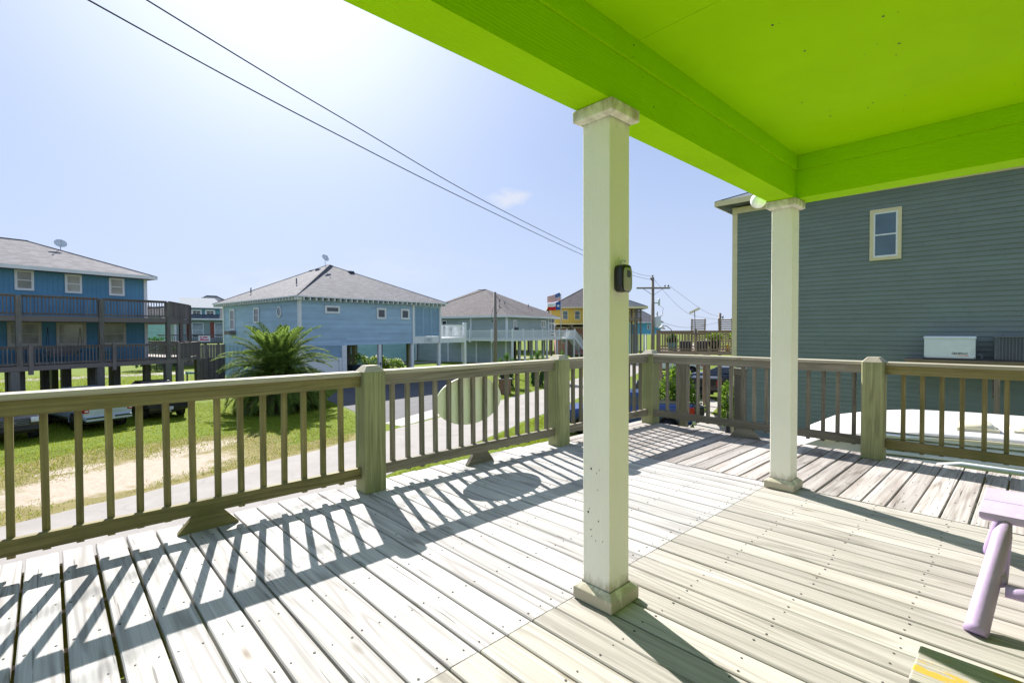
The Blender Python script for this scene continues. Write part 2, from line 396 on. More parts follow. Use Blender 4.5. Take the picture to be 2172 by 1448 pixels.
M['letter'] = pm('black_lettering', (.03, .03, .035), .5)
M['orange'] = pm('orange_lettering', (.75, .16, .02), .5)
M['rv'] = pm('white_rv_roof', (.50, .49, .47), .6, .05, 2, dirt=((.55, .53, .46), .5))
M['rvside'] = pm('ribbed_rv_aluminium', (.66, .69, .68), .35, .06, 3, dirt=((.35, .36, .28), .55))
M['rvdome'] = pm('yellowed_dome', (.74, .68, .50), .3, .06)
M['signgreen'] = pm('pale_green_sign_back', (.80, .85, .64), .5, .03, 3)
M['globe'] = pm('frosted_globe', (.85, .87, .86), .35, .02)
M['limelock'] = pm('lockbox_face', (.36, .36, .30), .35, .05)

def text_mesh(name, body, size, mat, parent, T, depth=.002, xs=1.0, bold=0.0):
    cu = bpy.data.curves.new(name, 'FONT'); cu.body = body; cu.size = size; cu.extrude = depth; cu.offset = bold
    cu.align_x = 'CENTER'; cu.align_y = 'CENTER'
    o = bpy.data.objects.new(name, cu); C.objects.link(o)
    me = bpy.data.meshes.new_from_object(o.evaluated_get(bpy.context.evaluated_depsgraph_get()))
    bpy.data.objects.remove(o); me.name = name
    me.transform(T @ Matrix.Diagonal((xs, 1, 1, 1)))
    me.materials.clear(); me.materials.append(mat)
    q = bpy.data.objects.new(name, me); C.objects.link(q); q.parent = parent
    return q
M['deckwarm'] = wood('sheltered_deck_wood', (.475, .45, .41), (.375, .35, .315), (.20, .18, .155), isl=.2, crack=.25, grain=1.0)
# ================================================================== OUR DECK
def board(mb, p, q, w, m=0, th=.036):
    """a deck board from p to q (centre line on its top face)"""
    p, q = Vector(p), Vector(q); x = (q-p); L = x.length; x.normalize(); y = Vector((0, 0, 1)).cross(x)
    tl = random.uniform(-.012, .012)
    z = x.cross(y); y2 = (y+z*tl).normalized(); z2 = x.cross(y2)
    T = Matrix(((x.x, y2.x, z2.x, p.x), (x.y, y2.y, z2.y, p.y), (x.z, y2.z, z2.z, p.z), (0, 0, 0, 1)))
    h = w/2; c = .005
    mb.extr([(-h, -th), (h, -th), (h, -c), (h-c, 0), (-h+c, 0), (-h, -c)], L, m, T)
deck = thing('deck', 'weathered grey plank deck with railings that fills the foreground', 'deck', (0, 0, 0))
a, b, c2 = MB(), MB(), MB(); nails = MB()
def nail(x, y, z=.0006):
    r = random.uniform(.0035, .006); n = 6
    nails.prim([(x+r*math.cos(k*6.283/n), y+r*math.sin(k*6.283/n), z+.0022) for k in range(n)]+[(x+r*math.cos(k*6.283/n), y+r*math.sin(k*6.283/n), z-.004) for k in range(n)],
               [tuple(range(n))]+[(k, n+k, n+(k+1) % n, (k+1) % n) for k in range(n)])
x = .033-.1545*21
while x < 4.45:
    wd = min(.1545, 4.503-x)
    gp = random.uniform(.006, .013) if x > .2 else random.uniform(.012, .018)
    cx = x+wd/2; dz = random.uniform(-.0015, .001)
    board(a, (cx, 1.553, dz), (cx, 3.985+random.uniform(-.012, .02), dz), wd-gp)
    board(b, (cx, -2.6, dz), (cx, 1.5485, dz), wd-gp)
    for k in range(-3, 7):
        y = 1.60+k*.405+random.uniform(-.01, .01)
        if 3.96 > y:
            for sx in (-.042, .042):
                if random.random() < .93: nail(cx+sx+random.uniform(-.01, .01), y+random.uniform(-.012, .012), dz)
    x += .1545
y = -2.6
while y < 3.95:
    wd = min(.1525, 3.99-y)
    dz = random.uniform(-.002, .0015)
    board(c2, (4.509, y+wd/2, dz), (6.31+random.uniform(-.015, .02), y+wd/2, dz), wd-random.uniform(.006, .016))
    for k in range(5):
        x = 4.56+k*.42
        for sy in (-.04, .04):
            if random.random() < .92: nail(x+random.uniform(-.01, .01), y+wd/2+sy+random.uniform(-.01, .01), dz)
    y += .1525
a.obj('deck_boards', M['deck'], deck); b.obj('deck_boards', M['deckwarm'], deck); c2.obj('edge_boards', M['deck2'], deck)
o = nails.obj('nail_heads', M['nail'], deck); o['kind'] = 'stuff'
j = MB()
for k in range(-10, 7):
    yy = 1.60+k*.405
    if yy < 3.8: j.box(-3.2, 4.50, yy-.019, yy+.019, -.24, -.040)
j.box(-3.2, 6.25, 3.86, 3.90, -.28, -.040); j.box(6.19, 6.23, -2.6, 3.855, -.28, -.040); j.box(4.505, 4.543, -2.6, 3.855, -.24, -.0405)
j.obj('floor_joists', M['brownwood'], deck)
for px, py in ((-.42, 3.7), (1.93, 3.7), (4.28, 3.7), (6.0, 3.7), (6.0, 1.13), (6.0, -1.2)):
    MB().box(px-.09, px+.09, py-.09, py+.09, G, -.285).obj('support_post', M['stiltwood'], deck)

# posts
def deck_post(x, y, label, mat='post', w=.093):
    t = thing('railing_post', label, 'post', (x, y, 0), 0, 'deck railing posts')
    m = MB(); c = .012; W = w
    prof = [(-W+c, -W), (W-c, -W), (W, -W+c), (W, W-c), (W-c, W), (-W+c, W), (-W, W-c), (-W, -W+c)]
    T = Matrix(((0, 1, 0, 0), (0, 0, 1, 0), (1, 0, 0, 0), (0, 0, 0, 1)))   # sweep along z
    m.extr(prof, .981, 0, T, .002)
    m.obj('shaft', M[mat], t)
    k = MB(); top = .052
    n = len(prof)
    vs = [(px, py, .9832) for px, py in prof]+[(px*top/W, py*top/W, 1.032) for px, py in prof]
    fs = [(i, (i+1) % n, n+(i+1) % n, n+i) for i in range(n)]+[tuple(range(n, 2*n))]
    k.prim(vs, fs, [[(vs[q][0]*3+5, vs[q][1]*1.2+vs[q][2]) for q in f] for f in fs])
    k.obj('bevelled_top', M['cap'], t)
    return t
deck_post(-.42, 3.77, 'thick green-grey deck post at the left end of the railing')
deck_post(1.935, 3.768, 'thick green-grey deck post left of the pale oval sign')
deck_post(4.285, 3.768, 'thick grey-green deck post just left of the white porch column')
deck_post(6.25, 3.765, 'corner deck post where the two railings meet, under the utility pole')
deck_post(6.155, 1.135, 'thick knotty deck post in front of the grey-green house wall', 'post')
deck_post(6.155, -1.23, 'thick deck post at the right end of the railing')

def deck_railing(loc, rz, x0, x1, label, bal, mat, block=None):
    """local x runs along the railing, local -y faces the deck"""
    t = thing('deck_railing', label, 'railing', loc, rz, 'deck railing sections')
    m = MB(); m.box(x0, x1, -.020, .018, .862, .948); m.obj('top_rail', M[mat], t)
    m = MB(); m.extr([(-.034, .9495), (.118, .9495), (.118, .979), (.114, .983), (-.030, .983), (-.034, .979)], x1-x0, 0, None, x0); m.obj('cap_board', M['cap'], t)
    m = MB(); m.box(x0, x1, -.020, .018, .115, .202); m.obj('bottom_rail', M[mat], t)
    for xb in bal:
        m = MB(); ww = .0175
        T = TM((xb, .0195+.0175, 0), 0, random.uniform(-.006, .006), random.uniform(-.03, .03))
        m.box(-ww, ww, -ww, ww, .098+random.uniform(-.012, .006), .9475, 0, T)
        m.obj('baluster', M[mat], t)
    if block:
        bx, hw, tw = block
        m = MB(); vs = []
        for yy in (-.012, .030):
            vs += [(bx-hw, yy, .001), (bx+hw, yy, .001), (bx+hw, yy, .012), (bx+tw, yy, .114), (bx-tw, yy, .114), (bx-hw, yy, .012)]
        fs = [(0, 1, 2, 3, 4, 5), (11, 10, 9, 8, 7, 6)]+[(i, 6+i, 6+(i+1) % 6, (i+1) % 6) for i in range(6)]
        m.prim(vs, fs, [[(vs[q][0]+3, vs[q][2]+vs[q][1]) for q in f] for f in fs]); m.obj('support_block', M['rail' if mat == 'rail' else mat], t)
    return t
deck_railing((0, 3.77, 0), 0, -.325, 1.840, 'olive-stained railing section nearest the left edge, parked trucks showing between its balusters',
             [-.164, -.022, .12, .261, .402, .544, .686, .829, .972, 1.116, 1.26, 1.405, 1.551, 1.698], 'rail', (.765, .175, .085))
deck_railing((0, 3.77, 0), 0, 2.030, 4.190, 'railing section with the pale oval sign hung behind its balusters',
             [2.158, 2.310, 2.457, 2.604, 2.753, 2.901, 3.05, 3.20, 3.348, 3.502, 3.654, 3.805, 3.958, 4.11], 'railgrey', (3.11, .165, .085))
deck_railing((0, 3.77, 0), 0, 4.380, 6.155, 'railing section mostly hidden behind the white porch column',
             [4.44+.146*k for k in range(12)], 'railgrey')
deck_railing((6.185, 3.67, 0), R(-90), 0, 2.44, 'railing section right of the corner post with the shrub and trucks behind it',
             [3.67-y for y in (3.484, 3.331, 3.19, 3.05, 2.91, 2.762, 2.616, 2.464, 2.335, 2.194, 2.045, 1.90, 1.753, 1.606, 1.468, 1.319)], 'railgrey', (1.24, .17, .085))
deck_railing((6.185, 1.04, 0), R(-90), 0, 2.17, 'railing section at the right edge with the trailer roof behind it',
             [1.04-y for y in (.905, .758, .612, .466, .317, .172, .025, -.12, -.27, -.42, -.57, -.72, -.87, -1.02)], 'rail', (1.6, .17, .085))
# loose posts that stand outside the right railing
tag(MB().box(6.715, 6.785, 3.47, 3.57, G, .845).obj('stair_post', M['railgrey']), 'grey square post standing outside the railing in front of the blue truck', 'post')
t = thing('stair_post', 'dark square post outside the railing topped by a paler square block', 'post', (6.75, 2.71, 0))
MB().box(-.06, .06, -.06, .06, G, .70).obj('shaft', M['stiltwood'], t); MB().box(-.066, .066, -.066, .066, .702, .80).obj('post_top', M['railgrey'], t)
# oval sign seen from its back
m = MB(); n = 56; th = .016
ring = [(.408*math.cos(6.2832*k/n), .238*math.sin(6.2832*k/n)) for k in range(n)]
m.prim([(x, -th/2, z) for x, z in ring]+[(x, th/2, z) for x, z in ring], [tuple(range(n)), tuple(range(2*n-1, n-1, -1))]+[(k, n+k, n+(k+1) % n, (k+1) % n) for k in range(n)])
o = tag(bevel(m.obj('oval_sign', M['signgreen'], None, (3.04, 3.842, .628)), .003), 'pale green oval sign fixed to the outside of the railing, seen from behind', 'sign')

# ------------------------------------------------------------------ porch roof and columns
porch = thing('porch_roof', 'lime green porch ceiling with deep boxed beams overhead', 'porch roof', (0, 0, 2.365))
m = MB()
m.box(-4, 4.402, 1.34, 1.53, 0, .22); m.box(-4, 4.3995, 1.325, 1.52, .2215, .345)
m.obj('front_beam', M['lime'], porch)
m = MB()
m.box(4.402, 4.61, -2.6, 1.53, 0.0006, .2203); m.box(4.387, 4.60, -2.6, 1.324, .2218, .345)
m.obj('side_beam', M['lime'], porch)
m = MB(); xs = [-4, -.35, 2.09, 4.3865]
for i in range(3): m.box(xs[i]+.001, xs[i+1]-.001, -2.6, 1.3245, .335, .347)
m.obj('ceiling_panel', M['limeceil'], porch)
m = MB()
for q in range(46):      # nail heads and paint chips in the ceiling
    px, py, rr = random.uniform(.3, 4.3), random.uniform(-.2, 1.3), random.choice((.003, .004, .007))
    m.prim([(px+rr*random.uniform(.6, 1.4)*math.cos(k_*1.047), py+rr*random.uniform(.5, 1.2)*math.sin(k_*1.047), .3338) for k_ in range(6)], [(5, 4, 3, 2, 1, 0)])
for q in range(16):
    px, pz, rr = random.uniform(1.6, 4.3), random.uniform(.03, .33), random.choice((.003, .005))
    m.prim([(px+rr*random.uniform(.6, 1.4)*math.cos(k_*1.047), 1.3385 if pz < .22 else 1.3235, pz+rr*math.sin(k_*1.047)) for k_ in range(6)], [(0, 1, 2, 3, 4, 5)])
q_ = m.obj('nail_heads', M['nail'], porch); q_['kind'] = 'stuff'
m = MB(); m.box(-4, 4.72, -2.6, 1.64, .3475, .43); m.obj('roof_slab', M['r_grey'], porch)
m = MB(); m.box(-4, 4.745, 1.6405, 1.665, .30, .44); m.box(4.7205, 4.745, -2.6, 1.640, .30, .44); m.obj('fascia_board', M['lime'], porch)
def column(x, y, label):
    t = thing('porch_column', label, 'column', (x, y, 0), 0, 'white porch columns')
    W = .0795; c = .004
    prof = [(-W+c, -W), (W-c, -W), (W, -W+c), (W, W-c), (W-c, W), (-W+c, W), (-W, W-c), (-W, -W+c)]
    T = Matrix(((0, 1, 0, 0), (0, 0, 1, 0), (1, 0, 0, 0), (0, 0, 0, 1)))
    MB().extr(prof, 2.30, 0, T, .06).obj('shaft', M['white_col'], t)
    m = MB(); B = .114
    m.prim([(sx*B, sy*B, z) for z in (.003, .058) for sx, sy in ((-1, -1), (1, -1), (1, 1), (-1, 1))]+[(sx*(W+.006), sy*(W+.006), .083) for sx, sy in ((-1, -1), (1, -1), (1, 1), (-1, 1))],
           [(3, 2, 1, 0), (0, 1, 5, 4), (1, 2, 6, 5), (2, 3, 7, 6), (3, 0, 4, 7), (4, 5, 9, 8), (5, 6, 10, 9), (6, 7, 11, 10), (7, 4, 8, 11)])
    bevel(m.obj('base', M['white_col'], t), .004)
    m = MB(); Q = .114
    m.prim([(sx*Q, sy*Q, z) for z in (2.3635, 2.310) for sx, sy in ((-1, -1), (1, -1), (1, 1), (-1, 1))]+[(sx*(W+.004), sy*(W+.004), 2.296) for sx, sy in ((-1, -1), (1, -1), (1, 1), (-1, 1))],
           [(0, 1, 2, 3), (4, 5, 1, 0), (5, 6, 2, 1), (6, 7, 3, 2), (7, 4, 0, 3), (8, 9, 5, 4), (9, 10, 6, 5), (10, 11, 7, 6), (11, 8, 4, 7)])
    bevel(m.obj('cap', M['white_col'], t), .004)
    return t
MAINCOL = column(1.977, 1.435, 'large white square porch column in the middle with the lockbox on it')
column(4.455, 1.435, 'white square porch column under the corner of the green roof')

m = MB()
for q in range(11):      # nail holes in the face towards the steps
    yy, zz, rr = random.uniform(-.045, .05), random.uniform(.28, .66), random.choice((.0025, .0035, .005))
    m.prim([(-.0803, yy+rr*math.cos(k_*1.047), zz+rr*1.3*math.sin(k_*1.047)) for k_ in range(6)], [(5, 4, 3, 2, 1, 0)])
m.obj('nail_holes', M['nail'], MAINCOL)['kind'] = 'stuff'
# lockbox
t = thing('lockbox', 'small black key lockbox with a pale face on the middle column', 'lockbox', (1.966, 1.3545, 1.553))
m = MB(); n = 40
def sq(a, b, e=4.5, n=40):
    out = []
    for k in range(n):
        an = 6.28318*k/n; c_, s_ = math.cos(an), math.sin(an)
        out.append((a*math.copysign(abs(c_)**(2/e), c_), b*math.copysign(abs(s_)**(2/e), s_)))
    return out
secs = [[(x, y, z) for x, z in sq(aa, bb)] for y, aa, bb in ((0, .036, .060), (-.012, .040, .064), (-.030, .038, .062), (-.044, .040, .064), (-.048, .037, .061))]
m.loft(secs, smooth=True); m.obj('case', M['black'], t)
m = MB(); m.loft([[(x+.002, y, z-.004) for x, z in sq(aa, bb)] for y, aa, bb in ((-.046, .033, .055), (-.052, .032, .054), (-.054, .029, .051))], smooth=True); m.obj('face_plate', M['limelock'], t)
m = MB(); m.loft([[(x+.003, y, z+.020) for x, z in sq(aa, bb, 3.5)] for y, aa, bb in ((-.0535, .015, .017), (-.0565, .014, .016))]); m.obj('dial_window', M['acdark'], t)
m = MB(); m.tube([(-.012, -.02, .055), (-.010, -.02, .078), (.0, -.02, .086), (.020, -.02, .085), (.034, -.012, .082)], .004, 8); m.obj('shackle', M['chrome'], t)
# globe lamp on the outside of the beam
t = thing('porch_lamp', 'round white glass globe lamp at the corner of the green beam', 'lamp', (4.50, 1.666, 2.428))
m = MB(); m.lathe([(.0001, -.064)]+[(.064*math.sin(a_), -.064*math.cos(a_)) for a_ in [math.pi*k/12 for k in range(1, 12)]]+[(.0001, .064)], 24); m.obj('globe', M['globe'], t)
m = MB(); m.lathe([(.03, .06), (.045, .07), (.045, .10), (.02, .105)], 18); m.box(-.02, .02, -.135, .0, .085, .10); m.obj('fitting', M['white'], t)

# ------------------------------------------------------------------ lilac bench and the chipped chair at the right
t = thing('log_bench', 'pale lilac log bench with round tapered legs at the right edge', 'bench', (3.43, 0, 0))
m = MB(); z0, z1 = .412, .452; c = .02
prof = [(.175, z0), (.19, z0+.016), (.19, z1-.006), (.184, z1)]
vs = []
for y0, y1, nm in ((.0, .0, 0),):
    pass
def plank(mb, x0, x1, y0, y1):
    mb.prim([(x0, y0, z1), (x1, y0, z1), (x1, y1, z1), (x0, y1, z1), (x0, y0, z0+.014), (x1, y0, z0+.014), (x1, y1, z0+.014), (x0, y1, z0+.014),
             (x0+.014, y0, z0), (x1-.014, y0, z0), (x1-.014, y1-.014, z0), (x0+.014, y1-.014, z0)],
            [(0, 1, 2, 3), (4, 5, 1, 0), (5, 6, 2, 1), (6, 7, 3, 2), (7, 4, 0, 3), (8, 9, 5, 4), (9, 10, 6, 5), (10, 11, 7, 6), (11, 8, 4, 7), (11, 10, 9, 8)])
plank(m, -.235, .015, -1.15, .178); plank(m, .021, .285, -1.15, .178)
bevel(m.obj('seat', M['lilacworn'], t), .004)
def log(p, q, r, name, taper=1.0):
    p, q = Vector(p), Vector(q); d = (q-p)
    m = MB(); m.tube([p, p+d*.05, p+d*.5, p+d*.86, p+d*.865, p+d], [r*.98, r, r*.96*taper, r*.9*taper, r*.86*taper, r*.55*taper], 20)
    return m.obj(name, M['lilac'], t)
log((-.545, .165, .003), (-.205, .085, .43), .041, 'leg', .92)
log((.56, .165, .003), (.24, .085, .43), .041, 'leg', .92)
log((-.545, -1.10, .003), (-.205, -1.02, .43), .041, 'leg', .92)
log((.56, -1.10, .003), (.24, -1.02, .43), .041, 'leg', .92)
log((-.39, .10, .20), (.39, .10, .20), .028, 'stretcher')
log((-.40, .08, .17), (-.40, -1.05, .17), .028, 'stretcher')
k = NT('chipped_yellow_on_grey'); co = k.n('TexCoord').outputs['Object']; uvv = k.n('TexCoord').outputs['UV']
gr = k.ramp(k.noise(k.map(uvv, (3, 120, 1)), 1, 5), [(.35, (.23, .215, .19)), (.65, (.42, .39, .34))])
ch = k.ramp(k.noise(k.map(uvv, (5, 22, 1)), 1, 5, .7), [(.545, 0.0), (.575, 1.0)])
k.col(k.mix(ch, gr, (.44, .29, .04))); k.bump(ch, .3, .003); M['chipped'] = k.set(.75, 0, .3)
t = thing('wooden_chair', 'weathered grey wooden chair arm with chipped yellow paint, bottom right corner', 'chair', (1.42, -.2, 0))
m = MB(); m.box(-.07, .093, -.45, .382, .530, .555); bevel(m.obj('armrest', M['chipped'], t), .004)
m = MB(); m.box(-.07, .093, -.45, .382, .530, .555, 0, TM((-.62, 0, 0))); m.obj('armrest', M['chipped'], t)
for xx in (-.03, -.59):
    for yy in (.10, -.42): MB().box(xx-.045, xx+.045, yy-.018, yy+.018, .003, .529).obj('leg', M['chipped'], t)
m = MB()
for q in range(5): m.box(-.545, -.08, -.45+q*.115, -.345+q*.115, .34, .36)
m.obj('seat', M['chipped'], t)
m = MB()
for q in range(5): m.box(-.53+q*.092, -.445+q*.092, -.47, -.452, .30, .98+.04*min(q, 4-q))
m.obj('backrest', M['chipped'], t)
# the house behind the porch (closes the porch at the viewer's back)
m = MB(); m.box(-4, 4.7, -2.95, -2.62, G, 2.7)
tag(m.obj('porch_wall', siding_mat('yellow_green_siding', (.62, .62, .22))), 'pale yellow-green house wall behind the porch, out of view', 'wall')
# ================================================================== GROUND
k = NT('lawn_and_sand'); pos = k.n('NewGeometry').outputs['Position']
n1 = k.noise(pos, .35, 6, .6); n2 = k.noise(pos, 2.5, 6, .65); n3 = k.noise(pos, 28, 4, .6)
grass = k.ramp(n2, [(.25, (.085, .135, .008)), (.55, (.15, .20, .010)), (.8, (.235, .24, .025))])
grass = k.mix(k.ramp(n3, [(.3, 0.0), (.7, .55)]), grass, (.055, .10, .012))
dry = k.ramp(n2, [(.3, (.17, .155, .05)), (.7, (.27, .225, .095))])
dry = k.mix(k.ramp(n3, [(.35, 0.0), (.7, .5)]), dry, (.15, .13, .05))
sand = k.ramp(k.noise(pos, 7, 6, .7), [(.3, (.33, .27, .20)), (.7, (.46, .40, .33))])
def blob(cx, cy, rx, ry, rz=0.0):
    mp = k.n('Mapping'); mp.vector_type = 'TEXTURE'; mp.inputs['Location'].default_value = (cx*SCALE_FROM_CAM, cy*SCALE_FROM_CAM, 0); mp.inputs['Rotation'].default_value = (0, 0, rz)
    mp.inputs['Scale'].default_value = (rx*SCALE_FROM_CAM, ry*SCALE_FROM_CAM, 1000); k.l(pos, mp.inputs['Vector'])
    ln = k.n('VectorMath'); ln.operation = 'LENGTH'; k.l(mp.outputs[0], ln.inputs[0])
    mr = k.n('MapRange'); mr.inputs[1].default_value = 1.25; mr.inputs[2].default_value = .3; k.l(ln.outputs['Value'], mr.inputs[0]); return mr.outputs[0]
dm = k.math('MAXIMUM', blob(1.2, 18.6, 6.6, 4.4, R(15)), blob(6.5, 17.2, 4, 1.5, R(17)))
dmask = k.ramp(k.math('MULTIPLY', dm, k.math('ADD', n1, k.math('MULTIPLY', n2, .7))), [(.28, 0.0), (.42, 1.0)])
sm = k.math('MAXIMUM', blob(1.5, 17.9, 4.2, 2.2, R(16)), blob(3.6, 20.3, 2.4, 1.1, R(28)))
sm = k.math('MAXIMUM', sm, blob(.5, 19.8, 1.3, .5, R(15)))
edge = k.n('MapRange')
n4 = k.noise(pos, 1.15, 9, .72)
smask = k.ramp(k.math('MULTIPLY', sm, k.math('MULTIPLY', n4, 1.75)), [(.40, 0.0), (.60, 1.0)])
gc = k.mix(smask, k.mix(dmask, grass, dry), sand)
k.col(gc); k.bump(n3, .5, .04); M['lawn'] = k.set(.95, 0, .15)
m = MB(); m.prim([(-900, -700, G), (1200, -700, G), (1200, 1200, G), (-900, 1200, G)], [(0, 1, 2, 3)])
structure(m.obj('ground', M['lawn']))
k = NT('pale_road'); pos = k.n('NewGeometry').outputs['Position']
rc = k.ramp(k.noise(pos, .9, 7, .65), [(.3, (.27, .25, .235)), (.7, (.34, .32, .30))])
rc = k.mix(k.ramp(k.noise(pos, 60, 3), [(.4, 0.0), (.7, .35)]), rc, (.22, .205, .19))
ck = k.n('TexVoronoi'); ck.feature = 'DISTANCE_TO_EDGE'; ck.inputs['Scale'].default_value = .35
wn = k.n('TexNoise'); wn.inputs['Scale'].default_value = 1.2; wn.inputs['Detail'].default_value = 5; k.l(pos, wn.inputs['Vector'])
av = k.n('VectorMath'); av.operation = 'ADD'; k.l(pos, av.inputs[0]); k.l(wn.outputs['Color'], av.inputs[1]); k.l(av.outputs[0], ck.inputs['Vector'])
rc = k.mix(k.ramp(ck.outputs['Distance'], [(.0, .5), (.012, 0.0)]), rc, (.2, .19, .18))
k.col(rc); k.bump(k.noise(pos, 90, 3), .25, .01); M['road'] = k.set(.9, 0, .2)
far = [(-60, -1.0), (-20, 9.5), (-.8, 14.86), (2.2, 15.8), (4.4, 16.5), (8.2, 17.6), (9.8, 18.1), (13.7, 19.6), (19.4, 21.7), (25.5, 24.0), (40, 29.8), (80, 46), (240, 112)]
near = [(-60, -5.6), (-20, 5.0), (-.8, 10.6), (2.2, 11.5), (4.4, 12.1), (7.0, 12.8), (8.4, 13.2), (11.7, 14.2), (17.3, 16.6), (26.2, 20.2), (40, 25.7), (80, 41.6), (240, 107)]
def wig(p, q): return (p, q)
m = MB()
pts = []
for i in range(len(far)-1):
    n = 1 if i in (0, 10, 11) else 6
    for s_ in range(n):
        f_ = s_/n; pts.append(tuple(far[i][d]+(far[i+1][d]-far[i][d])*f_ for d in (0, 1))+tuple(near[i][d]+(near[i+1][d]-near[i][d])*f_ for d in (0, 1)))
pts.append(far[-1]+near[-1])
vs = []
for (ax, ay, bx, by) in pts:
    e1 = (mnoise.noise((ax*.9, ay*.9, 1))*.22); e2 = (mnoise.noise((bx*.9, by*.9, 5))*.22)
    vs += [(ax*SCALE_FROM_CAM, (ay+e1)*SCALE_FROM_CAM, G+.006), (bx*SCALE_FROM_CAM, (by+e2)*SCALE_FROM_CAM, G+.006)]
m.prim(vs, [(2*i, 2*i+1, 2*i+3, 2*i+2) for i in range(len(pts)-1)])
structure(m.obj('road', M['road']))
def slab(name, pts, z, mat):
    m = MB(); m.prim([(x*SCALE_FROM_CAM, y*SCALE_FROM_CAM, G+z) for x, y in pts], [tuple(range(len(pts)))]); return structure(m.obj(name, mat))
slab('driveway', [(10.9, 20.0), (15.6, 22.1), (18.5, 25.5), (28.0, 36.3), (16.0, 36.0), (14.4, 32.9), (12.2, 29.4), (11.7, 25.7), (11.0, 21.6)], .010, M['dark_paving'])  # dark part of the drive, from the house to the pale end
slab('driveway_pale_end', [(11.1, 18.8), (15.9, 20.6), (15.6, 22.096), (10.9, 19.996)], .010, M['concrete'])  # pale part of the same drive, next to the road
slab('driveway', [(18.2, 15.6), (15.6, 9.2), (20.0, 6.0), (30.0, 14.2), (33, 20.5), (27, 18.6)], .010, M['concrete'])
slab('path', [(-30, 62.0), (30, 55.0), (60, 52), (60, 54.5), (30, 58.0), (-30, 65.5)], .010, M['road'])
# ================================================================== BUILDERS FOR HOUSES
def FR(az_, loc):   # frame -> world matrix (x along az, y to its left)
    return Matrix.Translation(loc) @ Matrix.Rotation(R(az_), 4, 'Z')
FRONT = Matrix.Identity(4)
def WT(p, ang):     # wall frame inside a house: origin p, x along ang (deg), outward = local -y
    return Matrix.Translation((p[0], p[1], 0)) @ Matrix.Rotation(R(ang), 4, 'Z')
def siding(mb, T, L, z0, z1, expo=.17, m=0, step=3.66, proud=.030):
    z = z0; i = 0
    while z < z1-.01:
        h = min(expo, z1-z); x = -random.random()*step
        while x < L:
            a_, b_ = max(0, x), min(L, x+step)
            b_ -= .006
            if b_-a_ > .02:
                vs = [(a_, -proud, z), (b_, -proud, z), (b_, -.003, z+h), (a_, -.003, z+h), (a_, -.001, z), (b_, -.001, z)]
                mb.prim(vs, [(0, 1, 2, 3), (4, 5, 1, 0)], None, m, T)
            x += step
        z += h; i += 1
def window(root, T, w_, h_, frame='white', glass='glass', fwid=.09, sash='h', name='window'):
    m = MB(); f = fwid
    m.box(0, w_, -.055, -.002, 0, f, 0, T); m.box(0, w_, -.055, -.002, h_-f, h_, 0, T)
    m.box(0, f, -.052, -.002, f, h_-f, 0, T); m.box(w_-f, w_, -.052, -.002, f, h_-f, 0, T)
    if sash == 'h': m.box(f, w_-f, -.046, -.002, h_/2-.02, h_/2+.02, 0, T)
    if sash == 'v': m.box(w_/2-.025, w_/2+.025, -.046, -.002, f, h_-f, 0, T)
    if sash == '+':
        m.box(f, w_-f, -.046, -.002, h_/2-.02, h_/2+.02, 0, T); m.box(w_/2-.02, w_/2+.02, -.044, -.002, f, h_-f, 0, T)
    o = m.obj(name, M[frame], root)
    m = MB(); m.quad((f*.8, -.022, f*.8), (w_-f*.8, -.022, f*.8), (w_-f*.8, -.022, h_-f*.8), (f*.8, -.022, h_-f*.8), 0, T)
    m.obj('pane', M[glass], o)
    return o
def hip_roof(root, x0, x1, y0, y1, ze, ra, rb, zp, mat, fascia='white', fh=.16):
    m = MB()
    vs = [(x0, y0, ze), (x1, y0, ze), (x1, y1, ze), (x0, y1, ze), (ra[0], ra[1], zp), (rb[0], rb[1], zp)]
    m.prim(vs, [(0, 1, 5, 4), (1, 2, 5), (2, 3, 4, 5), (3, 0, 4)]); m.box(x0+.02, x1-.02, y0+.02, y1-.02, ze-fh, ze-.003)
    r_ = m.obj('roof', M[mat], root)
    m = MB()
    m.box(x0-.02, x1+.02, y0-.025, y0+.018, ze-fh, ze+.012); m.box(x0-.02, x1+.02, y1-.018, y1+.025, ze-fh, ze+.012)
    m.box(x0-.025, x0+.018, y0+.019, y1-.019, ze-fh, ze+.012); m.box(x1-.018, x1+.025, y0+.019, y1-.019, ze-fh, ze+.012)
    m.obj('fascia', M[fascia], r_)
    m = MB()   # ridge and hip caps
    for q in (0, 3): m.beam(vs[q], vs[4], .16, .03)
    for q in (1, 2): m.beam(vs[q], vs[5], .16, .03)
    if (Vector(ra)-Vector(rb)).length > .1: m.beam(vs[4], vs[5], .16, .03)
    m.obj('ridge_cap', M[mat], r_)
    return r_
def rail(root, p, q, z0, h, mat, gap=.13, bw=.034, name='railing', solid=False, capw=.13):
    p, q = Vector((p[0], p[1], 0)), Vector((q[0], q[1], 0)); L = (q-p).length; a_ = math.atan2(q.y-p.y, q.x-p.x)
    T = Matrix.Translation(p) @ Matrix.Rotation(a_, 4, 'Z'); m = MB()
    m.box(0, L, -capw/2, capw/2, z0+h-.035, z0+h, 0, T); m.box(0, L, -.02, .02, z0+h-.125, z0+h-.036, 0, T); m.box(0, L, -.02, .02, z0+.06, z0+.14, 0, T)
    x = gap/2
    while x < L:
        m.box(x-bw/2, x+bw/2, -.045, -.0205, z0+.03, z0+h-.036, 0, T); x += gap
    return m.obj(name, M[mat], root)
def post(root, x, y, z0, z1, wd, mat, name='post'):
    return MB().box(x-wd/2, x+wd/2, y-wd/2, y+wd/2, z0, z1).obj(name, M[mat], root)
